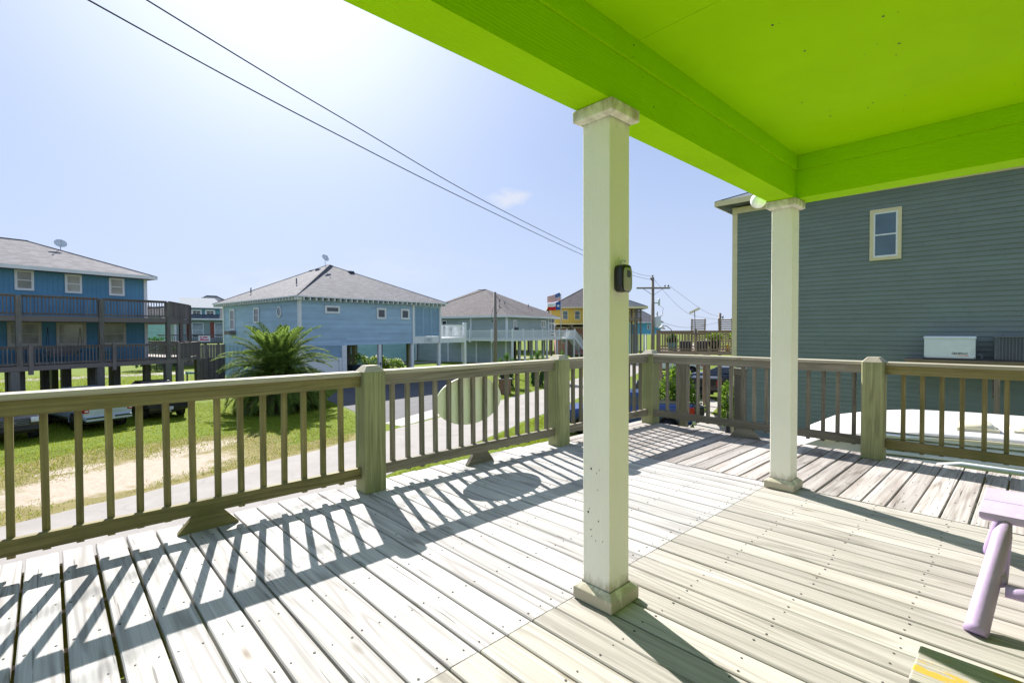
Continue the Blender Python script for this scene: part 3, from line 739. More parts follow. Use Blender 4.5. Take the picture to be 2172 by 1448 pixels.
def stilt_house(name, label, az_, p, w_, d_, zf, ze, zp, wall, roofm, windows=(), sidewins=(), over=.5, rlen=None, trim='white', glass='glass', stilt=True, ground_wall=False, group=None, expo=.2, stiltm='stiltwood', left=True):
    t = thing(name, label, 'house', scaled_from_cam(p[0], p[1]), R(az_), group, SCALE_FROM_CAM)
    zf, ze, zp = zf+2.8, ze+2.8, zp+2.8
    m = MB(); zb = 0.0 if ground_wall else zf
    m.box(0, w_, 0, d_, zb, ze); siding(m, WT((0, 0), 0), w_, zb, ze-.05, expo)
    if left: siding(m, WT((0, d_), -90), d_, zb, ze-.05, expo)
    m.obj('wall', M[wall], t)
    m = MB()
    for (cx, cy) in ((0, 0), (w_, 0), (0, d_)): MB().box(cx-.1, cx+.1, cy-.1, cy+.1, zb-.02, ze).obj('corner_trim', M[trim], t)
    m.box(.1, w_-.1, -.04, -.005, zb-.04, zb+.12); m.obj('skirt_board', M[trim], t)
    rl = (w_-d_)/2 if rlen is None else rlen/2
    rl = max(.3, rl)
    hip_roof(t, -over, w_+over, -over, d_+over, ze+.02, (w_/2-rl, d_/2), (w_/2+rl, d_/2), zp, roofm, trim)
    for (s_, z_, ww, hh) in windows: window(t, WT((s_, -.028), 0) @ Matrix.Translation((0, 0, z_+2.8)), ww, hh, trim, glass)
    for (s_, z_, ww, hh) in sidewins: window(t, WT((-.028, s_+ww), -90) @ Matrix.Translation((0, 0, z_+2.8)), ww, hh, trim, glass)
    if stilt and not ground_wall:
        nx = max(2, int(w_/2.8)+1); ny = max(2, int(d_/3.2)+1)
        for i in range(nx):
            for j in range(ny): post(t, .15+(w_-.3)*i/(nx-1), .15+(d_-.3)*j/(ny-1), 0, zf, .26, stiltm, 'stilt')
    return t
def dish(name, label, loc, az_, el, r=.4, rod=.5, mat='dishgrey'):
    t = thing(name, label, 'satellite dish', loc)
    m = MB(); T = Matrix.Translation((0, 0, rod)) @ Matrix.Rotation(R(az_), 4, 'Z') @ Matrix.Rotation(R(90-el), 4, 'Y')
    pr = [(.001, 0)]+[(r*k/6, .16*r*(k/6)**2) for k in range(1, 7)]
    m.lathe(pr+[(r*.98, .16*r+.012)]+[(r*k/6, .16*r*(k/6)**2+.012) for k in range(5, 0, -1)]+[(.001, .012)], 24, 0, T); m.obj('reflector', M[mat], t)
    m = MB(); m.tube([(0, 0, 0), (0, 0, rod*.8), (0, 0, rod)], .022, 8); q = T @ Vector((0, 0, r*.85)); e = T @ Vector((r*.9, 0, .03))
    m.tube([e, q], .012, 6); m.box(-.04, .04, -.04, .04, -.04, .04, 0, Matrix.Translation(q)); m.obj('mast', M['steel'], t)
    return t

# ------------------------------------------------------------------ blue-grey house in the middle
BH = thing('stilt_house', 'blue-grey lap-sided house on posts with a hipped roof, behind the big palm', 'house', scaled_from_cam(12.46, 34.25), R(6), None, SCALE_FROM_CAM)
Z = lambda z: z+2.8
m = MB(); m.box(0, 9.56, .0, 13.5, Z(.32), Z(3.60)); siding(m, WT((0, 0), 0), 9.56, Z(.32), Z(3.58), .18); siding(m, WT((0, 13.5), -90), 13.5, Z(.32), Z(3.58), .18)
m.box(9.57, 12.45, 2.4, 13.5, Z(.32), Z(3.60)); m.obj('wall', M['s_blue'], BH)
m = MB()
for cx, cy in ((0, 0), (9.56, 0), (12.45, 0), (0, 13.5)): MB().box(cx-.10, cx+.10, cy-.10, cy+.10, Z(.28), Z(3.60)).obj('corner_trim', M['white'], BH)
hip_roof(BH, -.5, 13.1, -.5, 14.7, Z(3.72), (6.0, 6.9), (6.6, 7.4), Z(7.05), 'r_grey', 'white', .07)
x = -.4
while x < 13.05: MB().box(x, x+.07, -.50, -.02, Z(3.45), Z(3.645)).obj('rafter_tail', M['white'], BH); x += .45
y = -.4
while y < 14.6: MB().box(-.50, -.02, y, y+.07, Z(3.45), Z(3.645)).obj('rafter_tail', M['white'], BH); y += .45
for (s_, z_, ww, hh, sa) in ((1.80, 2.60, 1.17, .57, ''), (6.05, 2.27, .86, .86, ''), (8.30, 2.27, .86, .86, '')):
    window(BH, WT((s_, -.028), 0) @ Matrix.Translation((0, 0, Z(z_))), ww, hh, 'white', 'glass', .15, sa)
for (s_, z_, ww, hh) in ((11.1, 1.45, 1.0, 1.75), (6.35, 1.98, .98, 1.2)):
    window(BH, WT((-.028, s_+ww), -90) @ Matrix.Translation((0, 0, Z(z_))), ww, hh, 'white', 'glass', .13)
T = WT((-.028, 2.97), -90) @ Matrix.Translation((0, 0, Z(2.73))); m = MB()
sec = lambda a_, b_, y: [(a_*math.cos(6.2832*k/28), y, b_*math.sin(6.2832*k/28)) for k in range(28)]
m.loft([sec(.36, .42, -.002), sec(.36, .42, -.05), sec(.26, .31, -.05), sec(.26, .31, -.02)], 0, T, False, False); o = m.obj('window', M['white'], BH)
m = MB(); m.loft([sec(.27, .32, -.021), sec(.265, .315, -.023)], 0, T); m.obj('pane', M['skyglass'], o)
T = WT((-.02, 12.1), -90) @ Matrix.Translation((0, 0, Z(1.42))); m = MB(); m.box(0, 1.1, -.5, -.03, -.33, -.02, 0, T); m.obj('window_planter', M['darkwood'], BH)
def louvers(root, T, L, H, n, mat, name='louver_panel', fr=.08):
    m = MB(); m.box(0, L, -.012, -.002, 0, H, 0, T)
    wd = L/n
    for i in range(n):
        for xx in (i*wd, (i+1)*wd-fr): m.box(xx, xx+fr, -.075, -.013, 0, H, 0, T)
        m.box(i*wd+fr, (i+1)*wd-fr, -.073, -.013, 0, fr, 0, T); m.box(i*wd+fr, (i+1)*wd-fr, -.073, -.013, H-fr, H, 0, T)
        z = fr+.04
        while z < H-fr-.05:
            m.prim([(i*wd+fr, -.06, z), ((i+1)*wd-fr, -.06, z), ((i+1)*wd-fr, -.018, z+.085), (i*wd+fr, -.018, z+.085), (i*wd+fr, -.052, z-.006), ((i+1)*wd-fr, -.052, z-.006)], [(0, 1, 2, 3), (4, 5, 1, 0)], None, 0, T); z += .105
    return m.obj(name, M[mat], root)
MBx = MB().box(.02, 3.2, .05, 13.4, 0, Z(.31)); MBx.obj('garage_wall', M['s_blue'], BH)
louvers(BH, WT((.35, .05), 0) @ Matrix.Translation((0, 0, Z(-.56))), 2.72, .86, 2, 'louver')
for i in range(5): louvers(BH, WT((.02, 2.9+i*2.6), -90) @ Matrix.Translation((0, 0, Z(-2.4))), 2.5, 2.6, 3, 'louver')
m = MB(); T = WT((.45, .05), 0); m.box(0, 2.4, -.05, -.002, 0, Z(-.72), 0, T)
for i in range(9): m.box(.02, 2.38, -.062, -.051, .03+i*.23, .03+i*.23+.21, 0, T)
m.obj('garage_door', M['pvc'], BH)
m = MB(); m.box(.1, .44, -.06, .045, 0, Z(-.58)); m.box(.44, 2.86, -.07, .045, Z(-.72), Z(-.58)); m.box(2.86, 3.08, -.07, .045, 0, Z(-.58)); m.box(3.09, 3.46, -.09, .28, 0, Z(.31)); m.box(-.09, .09, -.09, .09, 0, Z(.27)); m.obj('garage_trim', M['white'], BH)
for (px, py) in ((6.36, .12), (9.50, .12), (12.40, .12), (15.5, .12)): post(BH, px, py, 0, Z(.31), .25, 'white', 'support_post')
for px in (3.4, 6.3, 9.4, 12.4):
    for py in (4.4, 8.8, 13.2): post(BH, px, py, 0, Z(.31), .25, 'stiltwood', 'support_post')
m = MB(); m.box(9.67, 12.34, -.02, 3.0, Z(.30), Z(.88)); m.box(12.35, 15.6, -.02, 5.0, Z(.30), Z(.75)); m.obj('porch_rim', M['white'], BH)
louvers(BH, WT((9.72, .04), 0) @ Matrix.Translation((0, 0, Z(.90))), 2.6, 2.45, 3, 'louver')
m = MB(); m.box(9.66, 12.36, -.05, .2, Z(3.36), Z(3.60)); m.obj('porch_header', M['s_blue'], BH)
rail(BH, (12.6, .05), (15.3, .05), Z(.76), 1.15, 'pvc', .16, .05); rail(BH, (15.45, .2), (15.45, 4.6), Z(.76), 1.15, 'pvc', .16, .05)
post(BH, 15.45, .05, Z(.76), Z(2.10), .26, 'pvc', 'railing_post')
m = MB(); m.box(10.75, 11.6, -.045, -.021, Z(.38), Z(.78)); nb = m.obj('name_board', M['dishgrey'], BH)
m = MB(); m.box(10.95, 11.4, -.050, -.046, Z(.62), Z(.66)); m.box(11.0, 11.36, -.050, -.046, Z(.50), Z(.54)); m.obj('board_lines', M['acgrey'], nb)
for i, ch_ in enumerate('95'): text_mesh('house_number', ch_, .36, M['letter'], BH, Matrix.Translation((6.36, -.018, Z(-1.22-i*.34))) @ Matrix.Rotation(R(90), 4, 'X'), .006, 1, .008)
# stairs under the house
m = MB(); m.beam((5.2, 7.5, .25), (8.6, 7.5, Z(.3)), .06, .3); m.beam((5.2, 8.5, .25), (8.6, 8.5, Z(.3)), .06, .3)
for i in range(13):
    f_ = (i+.5)/13; m.box(5.2+3.4*f_-.14, 5.2+3.4*f_+.14, 7.54, 8.46, .25+(Z(.3)-.25)*f_-.02, .25+(Z(.3)-.25)*f_+.02)
m.obj('staircase', M['brownwood'], BH)
m = MB(); m.box(3.6, 6.0, 4.2, 4.34, Z(-.55), Z(-.12)); m.obj('floor_beam', M['darkwood'], BH)
def rooftop(px, py, az_, loc):  # helper kept tiny: house-local to world
    v = FR(az_, loc) @ Vector((px, py, 0)); return v
v = rooftop(6.0, 6.9, 6, (12.46, 34.25, 0)); dish('satellite_dish', 'small round satellite dish on the peak of the blue-grey house roof', scaled_from_cam(v.x-.45, v.y-.3, 6.85), -70, 30, .38, .8)
for (px, py, zz, hh) in ((2.7, 1.6, 4.6, .45), (.6, 8.2, 4.1, .5)):
    pass
m = MB(); m.tube([(1.7, 3.9, Z(4.9)), (1.7, 3.9, Z(5.35))], .05, 8); m.obj('vent_pipe', M['acgrey'], BH)
m = MB(); m.tube([(.9, 10.2, Z(4.5)), (.9, 10.2, Z(4.95))], .05, 8); m.obj('vent_pipe', M['acgrey'], BH)
for (px, py, rz_) in ((7.5, 5.9, 0), (5.0, 6.6, 90), (5.1, 7.9, 90)):
    m = MB(); m.loft([[(-.25, -.2, 0), (.25, -.2, 0), (.25, .3, 0), (-.25, .3, 0)], [(-.2, -.12, .14), (.2, -.12, .14), (.2, .25, .14), (-.2, .25, .14)]], 0, TM((px, py, Z(6.42)), 0, 0, R(rz_))); m.obj('roof_vent', M['acdark'], BH)

# ------------------------------------------------------------------ blue house with two decks at the left
LH = thing('stilt_house', 'teal-blue two-storey house with dark wooden decks on pilings at the left', 'house', scaled_from_cam(5.35, 33.1), R(18), None, SCALE_FROM_CAM)
WL = -13.0
m = MB(); m.box(WL, -.5, 2.4, 10.4, Z(-.38), Z(4.35))
for i in range(int(12.5/.2)): m.box(WL+i*.2, WL+i*.2+.012, 2.392, 2.3995, Z(-.2), Z(4.34))
m.obj('wall', M['s_left'], LH)
m = MB(); m.box(-.58, -.42, 2.32, 2.48, Z(-.2), Z(4.35)); m.obj('corner_trim', M['white'], LH)
hip_roof(LH, WL-.6, -.15, 1.8, 11.0, Z(4.50), (WL+5, 6.2), (-4.4, 6.2), Z(6.30), 'r_light', 'white', .17)
for (s_, z_, ww, hh, g_) in ((-6.02, 3.36, .70, .98, 'curtain'), (-4.13, 3.34, .70, .97, 'curtain'), (-2.25, 3.33, .72, .96, 'curtain'), (-7.95, 3.36, .7, .98, 'curtain')):
    window(LH, WT((s_, 2.395), 0) @ Matrix.Translation((0, 0, Z(z_))), ww, hh, 'white', g_, .10)
for (s_, z_, ww, hh) in ((-6.32, .66, 1.24, 1.2), (-4.52, .65, 1.23, 1.2), (-2.75, .63, 1.25, 1.2)):
    window(LH, WT((s_, 2.395), 0) @ Matrix.Translation((0, 0, Z(z_))), ww, hh, 'beige', 'curtain', .13)
ch = (math.cos(R(49)), math.sin(R(49)))
LC = (4.5*ch[0], 4.5*ch[1]); UC = (-.45+4.2*ch[0], 4.2*ch[1])
def plat(pts, z0, z1, mat, name):
    n = len(pts); m = MB(); m.prim([(x, y, z0) for x, y in pts]+[(x, y, z1) for x, y in pts], [tuple(range(n-1, -1, -1)), tuple(range(n, 2*n))]+[(i, (i+1) % n, n+(i+1) % n, n+i) for i in range(n)])
    return m.obj(name, M[mat], LH)
plat([(WL, 0), (0, 0), LC, (LC[0], 10), (-.5, 10), (-.5, 2.38), (WL, 2.38)], Z(-.42), Z(-.20), 'darkwood', 'lower_deck')
plat([(WL, .05), (-.45, .05), UC, (UC[0], 10), (-.42, 10), (-.42, 2.30), (WL, 2.30)], Z(1.83), Z(2.08), 'darkwood', 'upper_deck')
for (a_, b_) in (((WL, .03), (-6.3, .03)), ((-6.15, .03), (-3.12, .03)), ((-2.97, .03), (-.02, .03))): rail(LH, a_, b_, Z(-.2), .90, 'darkwood', .135, .035)
rail(LH, (.05, .07), (LC[0]-.05, LC[1]-.05), Z(-.2), .90, 'darkwood', .12, .07); rail(LH, (LC[0], LC[1]+.1), (LC[0], 9.8), Z(-.2), .9, 'darkwood')
for (a_, b_) in (((WL, .08), (-6.68, .08)), ((-6.50, .08), (-3.62, .08)), ((-3.44, .08), (-.54, .08))): rail(LH, a_, b_, Z(2.08), .95, 'darkwood', .13, .035)
rail(LH, (-.38, .12), (UC[0]-.05, UC[1]-.05), Z(2.08), .95, 'darkwood', .12, .07); rail(LH, (UC[0], UC[1]+.1), (UC[0], 9.8), Z(2.08), .95, 'darkwood')
rail(LH, (-.4, 9.8), (UC[0], 9.8), Z(2.08), .95, 'darkwood')
for s_ in (-12.7, -9.6, -6.59, -3.53, -.47): post(LH, s_, .10, Z(-.2), Z(2.98), .19, 'stiltwood', 'deck_post')
for s_ in (-9.3, -6.22, -3.04, .02): post(LH, s_, .02, Z(-.6), Z(.76), .15, 'darkwood', 'railing_post')
for (px, py) in ((UC[0]*.55-.2, UC[1]*.55), UC): post(LH, px, py, Z(-.2), Z(3.0), .17, 'darkwood', 'deck_post')
for (px, py) in ((LC[0]*.5, LC[1]*.5), LC): post(LH, px, py, Z(-.5), Z(.74), .14, 'darkwood', 'railing_post')
for (s_, t_) in ((-6.75, .15), (-3.6, .15), (-.50, .15), (-9.8, .15), (.10, .1), (LC[0]-.1, LC[1]-.1), (-6.35, .9), (-5.6, 3.4), (-4.6, 3.6), (-3.85, 3.2), (-3.0, 2.6), (-2.6, 8.5), (-1.9, 2.6), (-7.4, 2.6), (-.4, 2.6), (-.6, 6.2), (-2.9, 6.2), (-5.2, 6.2), (-7.5, 6.2), (-5.0, 10), (-8.3, 10), (-10.2, 3.0), (-11.8, 6)):
    post(LH, s_, t_, 0, Z(-.43), .30, 'stiltwood', 'piling')
fl = rooftop(-3.15, 6.2, 18, (5.35, 33.1, 0)); fl2 = rooftop(-3.3, 5.2, 18, (5.35, 33.1, 0))
dish('satellite_dish', 'white oval satellite dish on the ridge of the teal-blue house at the left', scaled_from_cam(fl2.x, fl2.y, 5.82), -80, 35, .32, .45)
def inLH(x, y, z): v = FR(18, (5.35, 33.1, 0)) @ Vector((x, y, 0)); return scaled_from_cam(v.x, v.y, z)
# porch swing and chairs on the lower deck
t = thing('porch_swing', 'dark wooden slatted swing bench hung on chains on the lower deck at the left', 'swing', inLH(-4.6, 1.2, -.2), R(18))
m = MB()
for q in range(6): m.box(-.75, .75, .28, .31, .5+q*.085, .565+q*.085)
m.obj('backrest', M['darkwood'], t); m = MB()
for q in range(5): m.box(-.75, .75, -.25+q*.105, -.16+q*.105, .42, .445)
m.obj('seat', M['darkwood'], t)
for sx in (-.72, .72):
    m = MB(); m.tube([(sx, -.22, .66), (sx, 0, 2.02)], .012, 6); m.tube([(sx, .29, .95), (sx, .01, 2.02)], .012, 6); m.box(sx-.03, sx+.03, -.28, .3, .62, .66); m.obj('chain', M['black'], t)
def deck_chair(loc, rz_, label, mat):
    t = thing('deck_chair', label, 'chair', loc, rz_)
    m = MB()
    for q in range(5): m.box(-.26+q*.105, -.17+q*.105, -.26, .26, .36, .385)
    m.obj('seat', M[mat], t); m = MB()
    for q in range(5): m.beam((.25, -.24+q*.12, .34), (.42, -.24+q*.12, 1.0), .1, .022)
    m.obj('backrest', M[mat], t)
    for sy in (-.32, .32):
        m = MB(); m.box(-.36, .36, sy-.07, sy+.07, .56, .585); m.box(-.30, -.22, sy-.02, sy+.02, .004, .559); m.box(.22, .30, sy-.02, sy+.02, .004, .559); m.obj('arm', M[mat], t)
M['bluechair'] = pm('dark_blue_chair_plastic', (.03, .10, .17), .5); M['tealchair'] = pm('teal_chair_plastic', (.06, .25, .28), .5)
deck_chair(inLH(-5.75, 1.3, -.2), R(100), 'dark blue plastic chair behind the lower deck railing at the left', 'bluechair')
deck_chair(inLH(-2.75, 1.5, -.2), R(150), 'teal plastic chair beside the swing on the lower deck', 'tealchair')
# fence beyond the deck
def fence(label, p, q, h, mat, bw=.14, gap=.012, z=G):
    p, q = Vector((*p, 0)), Vector((*q, 0)); L = (q-p).length; a_ = math.atan2(q.y-p.y, q.x-p.x)
    t = thing('board_fence', label, 'fence', scaled_from_cam(p.x, p.y), a_, None, SCALE_FROM_CAM)
    m = MB(); x = 0
    while x < L-.02: m.box(x, x+bw-gap, -.012, .012, .08, h-random.random()*.02); x += bw
    m.box(0, L, .0125, .05, .25, .34); m.box(0, L, .0125, .05, h-.34, h-.25); m.obj('boards', M[mat], t)
    x = 0
    while x <= L+.01: post(t, x, .09, 0, h+.12, .11, mat, 'fence_post'); x += max(1.8, L/max(1, round(L/2.2)))
    return t
fence('dark brown board fence between the teal-blue house deck and the blue-grey house', (8.0, 41.2), (9.75, 42.1), 2.25, 'darkwood')
# ------------------------------------------------------------------ sage grey house with white deck
GH = thing('stilt_house', 'sage-grey house with a taupe hipped roof and long white deck railing', 'house', scaled_from_cam(42.0, 45.6), R(14), None, SCALE_FROM_CAM)
m = MB(); m.box(0, 10.85, 0, 17, Z(.30), Z(3.18)); siding(m, WT((0, 0), 0), 10.85, Z(.30), Z(3.16), .2); siding(m, WT((0, 17), -90), 17, Z(.30), Z(3.16), .2)
m.obj('wall', M['s_grey'], GH)
m = MB()
for cx, cy in ((0, 0), (10.85, 0), (0, 11), (0, 5.6)): MB().box(cx-.11, cx+.11, cy-.11, cy+.11, Z(.26), Z(3.18)).obj('corner_trim', M['white'], GH)
hip_roof(GH, -.55, 13.45, -.6, 17.6, Z(3.30), (6.5, 7.8), (6.5, 9.2), Z(7.35), 'r_taupe', 'white', .26)
for (s_, z_, ww, hh, sa) in ((1.35, 1.36, .98, 1.36, 'h'), (8.6, 1.78, 1.4, 1.02, 'v')):
    window(GH, WT((s_, -.028), 0) @ Matrix.Translation((0, 0, Z(z_))), ww, hh, 'white', 'curtain', .12, sa)
window(GH, WT((-.028, 10.6), -90) @ Matrix.Translation((0, 0, Z(1.5))), .9, 1.3, 'white', 'glass', .12)
m = MB(); m.box(1.75, 2.2, -.4, -.02, Z(1.40), Z(1.75)); m.obj('window_unit', M['acdark'], GH)
m = MB(); m.box(10.95, 13.0, .2, .25, Z(.3), Z(3.0)); m.obj('porch_screen', M['acgrey'], GH)
m = MB()
for xx in (10.96, 11.95, 12.95): m.box(xx, xx+.1, .10, .199, Z(.3), Z(3.18))
m.box(10.9, 13.1, .10, .198, Z(2.35), Z(2.5)); m.obj('screen_frame', M['white'], GH)
m = MB(); m.box(-1.6, 15.9, -1.9, -.03, Z(.08), Z(.32)); m.box(-1.6, -.03, -.029, 9, Z(.08), Z(.32)); m.box(10.9, 15.9, -.029, 5, Z(.08), Z(.32)); m.obj('deck', M['white'], GH)
rail(GH, (-1.5, -1.85), (15.8, -1.85), Z(.32), 1.1, 'pvc', .16, .07); rail(GH, (-1.55, 8.8), (-1.55, -1.7), Z(.32), 1.1, 'pvc', .16, .06)
for xx in (-1.55, .9, 3.3, 5.8, 8.2, 10.7, 13.2, 15.8): post(GH, xx, -1.85, Z(.05), Z(1.58), .16, 'pvc', 'railing_post')
for yy in (1.2, 4.6, 8.0): post(GH, -1.55, yy, Z(-.1), Z(1.58), .2, 'pvc', 'railing_post')
for xx in (-1.5, 1.4, 4.3, 7.2, 10.1, 13.0, 15.6): post(GH, xx, -1.8, 0, Z(.08), .2, 'white', 'support_post')
for xx in (.3, 3.4, 6.6, 9.8): post(GH, xx, .3, 0, Z(.3), .3, 'white', 'piling'); post(GH, xx, 5, 0, Z(.3), .3, 'stiltwood', 'piling'); post(GH, xx, 10, 0, Z(.3), .3, 'stiltwood', 'piling')
m = MB(); m.box(-.02, .4, .02, 22, 0, Z(.29)); siding(m, WT((-.02, 22), -90), 22, 0, Z(.28), .2); m.box(.4, 1.6, .12, .4, 0, Z(.29)); m.obj('ground_floor_wall', M['s_grey'], GH)
m = MB()
for yy in (.0, 2.2, 4.6, 7.0, 9.4): m.box(-.10, -.021, yy, yy+.22, 0, Z(.27))
m.obj('wall_trim', M['white'], GH)
louvers(GH, WT((-.10, 4.4), -90), 2.0, 2.9, 1, 's_grey', 'shutter_panel', .06)
m = MB(); m.box(8.0, 9.1, -1.93, -1.905, Z(.55), Z(1.32)); nb = m.obj('name_board', M['white'], GH)
m = MB(); m.box(8.25, 8.85, -1.938, -1.932, Z(1.08), Z(1.2)); m.box(8.15, 8.95, -1.938, -1.932, Z(.66), Z(.78)); m.obj('board_lines', M['letter'], nb)
# white stair at its right end
m = MB()
for yy in (-1.85, -.75): m.beam((15.9, yy, Z(.2)), (19.6, yy, Z(-2.0)), .08, .35)
m.obj('stair_stringer', M['white'], GH)
m = MB()
for i in range(11): m.box(15.95+i*.34, 16.25+i*.34, -1.8, -.8, Z(.12-i*.2), Z(.16-i*.2))
m.obj('stair_tread', M['darkwood'], GH)
m = MB()
for yy in (-1.85, -.75):
    m.beam((15.9, yy, Z(1.42)), (19.6, yy, Z(-.85)), .12, .1)
    for i in range(18): m.box(16.0+i*.2, 16.05+i*.2, yy-.02, yy+.02, Z(.2-i*.122), Z(1.36-i*.122))
m.obj('stair_railing', M['pvc'], GH)
for yy in (-1.85, -.75): post(GH, 19.7, yy, 0, Z(-.75), .18, 'pvc', 'railing_post')
for (xx, yy) in ((3.2, 2.4), (2.2, 3.3), (9, 2.2)):
    m = MB(); zz = 3.3+3.95*min(yy/6.1+.1, .9); m.tube([(xx, yy, Z(zz-.4)), (xx, yy, Z(zz+.05))], .06, 8); m.obj('vent_pipe', M['acgrey'], GH)

# ------------------------------------------------------------------ far houses
def wrow(n, s0, ds, z_, ww, hh): return [(s0+i*ds, z_, ww, hh) for i in range(n)]
stilt_house('stilt_house', 'bright yellow house on tall dark posts behind the flags', -46, (57.96, 52.68), 13.2, 11, 2.35, 5.0, 8.4, 's_yellow', 'r_taupe', [(1.85, 3.05, .9, 1.45), (3.75, 3.05, .9, 1.45), (9, 3.05, .9, 1.45)], trim='offwhite', glass='skyglass', stiltm='darkwood')
m = MB()
t = thing('stilt_house', 'pink house low in the gap behind the yellow house posts', 'house', scaled_from_cam(64, 57), R(-46), None, SCALE_FROM_CAM)
m.box(0, 12, 0, 8, 0, 4.6); siding(m, WT((0, 0), 0), 12, 0, 4.55, .2); m.obj('wall', M['s_pink'], t)
for q in range(4): window(t, WT((1+q*2.6, -.028), 0) @ Matrix.Translation((0, 0, 2.0)), .9, 1.5, 'white', 'curtain', .1)
hip_roof(t, -.5, 12.5, -.5, 8.5, 4.75, (4, 4), (8, 4), 6.6, 'r_taupe', 'white')
# three-storey porch of the yellow house that shows right of the column
t = thing('porch', 'tall timber porch with dark posts under a yellow eave, right of the middle column', 'porch', scaled_from_cam(50.7, 35.6), R(-46), None, SCALE_FROM_CAM)
for xx in (.1, 1.4, 2.6, 3.25):
    for yy in (.1, 2.4): post(t, xx, yy, 0, Z(4.0), .2, 'stiltwood', 'post')
m = MB(); m.box(0, 3.4, 0, 2.6, Z(2.5), Z(2.75)); m.obj('balcony_floor', M['brownwood'], t)
rail(t, (0, .02), (3.3, .02), Z(2.75), .9, 'darkwood', .16, .06)
m = MB(); m.box(.2, 2.2, 1.2, 2.3, 0, Z(2.4)); m.obj('wall', M['s_mint'], t)
hip_roof(t, -.6, 4.0, -.5, 3.2, Z(4.25), (-.2, 1.3), (1.6, 1.3), Z(5.3), 'r_slate', 'offwhite', .26)
stilt_house('stilt_house', 'bright sky-blue house on white posts beside the utility pole', -40, (81.4, 53.8), 6.2, 8, .55, 2.9, 5.6, 's_sky', 'r_grey', [(1.1, 1.5, .5, .9), (3.6, 1.5, .5, .9)], stiltm='white')
stilt_house('stilt_house', 'distant house with a brown hipped roof behind the sage-grey house', 14, (62.0, 66.0), 16, 12, .3, 4.6, 7.7, 's_sage', 'r_taupe', [(3, 2, 1, 1.4), (8, 2, 1, 1.4)])
stilt_house('stilt_house', 'mint green house seen between the posts under the blue-grey house', 6, (22.0, 58.5), 16, 10, .3, 3.2, 6.2, 's_mint', 'r_grey', [(4, 1.2, 1, 1.4)], ground_wall=True)
stilt_house('stilt_house', 'pale aqua house with a grey roof seen behind the deck posts of the teal-blue house', 10, (2.5, 97.0), 14, 12, .3, 4.2, 6.8, 's_mint', 'r_grey', [(2, .8, .9, 1.8), (4.6, .8, .9, 1.8), (8, .8, .9, 1.8)], ground_wall=True)
# teal house with the dormer
TH = stilt_house('stilt_house', 'sage house with a blue dormer and white metal dormer roof, far left of centre', -2, (11.6, 73.4), 9.5, 9, .0, 3.0, 6.3, 's_sage', 'r_slate', [(1.7, .6, 1.3, 1.9), (4.2, .6, 1.6, 1.9), (6.4, 1.0, 1.3, 1.4)], glass='skyglass', over=.9, rlen=1.2)
m = MB(); m.box(.9, 4.9, .1, 3.2, Z(3.15), Z(4.35)); siding(m, WT((.9, .1), 0), 4.0, Z(3.15), Z(4.3), .2); dm = m.obj('dormer', M['s_teal'], TH)
m = MB(); m.prim([(.4, -.4, Z(4.3)), (5.5, -.4, Z(4.3)), (4.9, 3.4, Z(5.75)), (.9, 3.4, Z(5.75)), (.4, -.4, Z(4.42)), (5.5, -.4, Z(4.42)), (4.9, 3.4, Z(5.87)), (.9, 3.4, Z(5.87))], [(3, 2, 1, 0), (4, 5, 6, 7), (0, 1, 5, 4), (1, 2, 6, 5), (2, 3, 7, 6), (3, 0, 4, 7)]); m.obj('dormer_roof', M['metalroof'], dm)
for s_ in (1.7, 3.2): window(TH, WT((s_, .08), 0) @ Matrix.Translation((0, 0, Z(3.35))), 1.15, .85, 'white', 'glass', .2, '+')
for s_ in (1.15, 3.75, 5.95): m = MB(); m.box(s_, s_+.42, -.05, -.018, Z(.55), Z(2.6)); m.obj('shutter', M['shutter'], TH)
m = MB(); m.box(-2, 6.0, -2.0, -.1, Z(-.15), Z(.02)); m.obj('porch_floor', M['darkwood'], TH); rail(TH, (-2, -1.95), (6.0, -1.95), Z(.02), 1.0, 'darkwood', .22, .05)
m = MB(); m.box(6.05, 10.2, -2.2, -2.1, Z(.15), Z(1.35)); m.box(6.05, 10.2, -2.09, -.1, Z(-.1), Z(.14)); m.obj('balcony_wall', M['brownwood'], TH)
t = thing('banner', 'small pink and white banner hung on the dark fence far left of centre', 'banner', scaled_from_cam(13.35, 69.9, .15), R(-8), None, SCALE_FROM_CAM)
m = MB(); m.box(0, 1.25, -.01, .01, 0, .72); m.obj('cloth', M['white'], t)
m = MB(); pk = pm('pink_ink', (.62, .10, .22), .6)
for (a_, b_, c_, d_) in ((.18, .60, .42, .60), (.2, .42, .34, .60), (.48, .42, .95, .58), (.2, .12, .55, .34), (.6, .12, 1.1, .26)): m.box(min(a_, c_)+0, max(a_, c_)+.02, -.016, -.011, min(b_, d_), max(b_, d_)+.03)
m.obj('lettering_blot', pk, t)
fence('dark fence in front of the far sage house with the banner', (9.5, 70.6), (20.5, 69.2), 2.6, 'darkwood', .3, .02)

ZR = lambda z: z-G
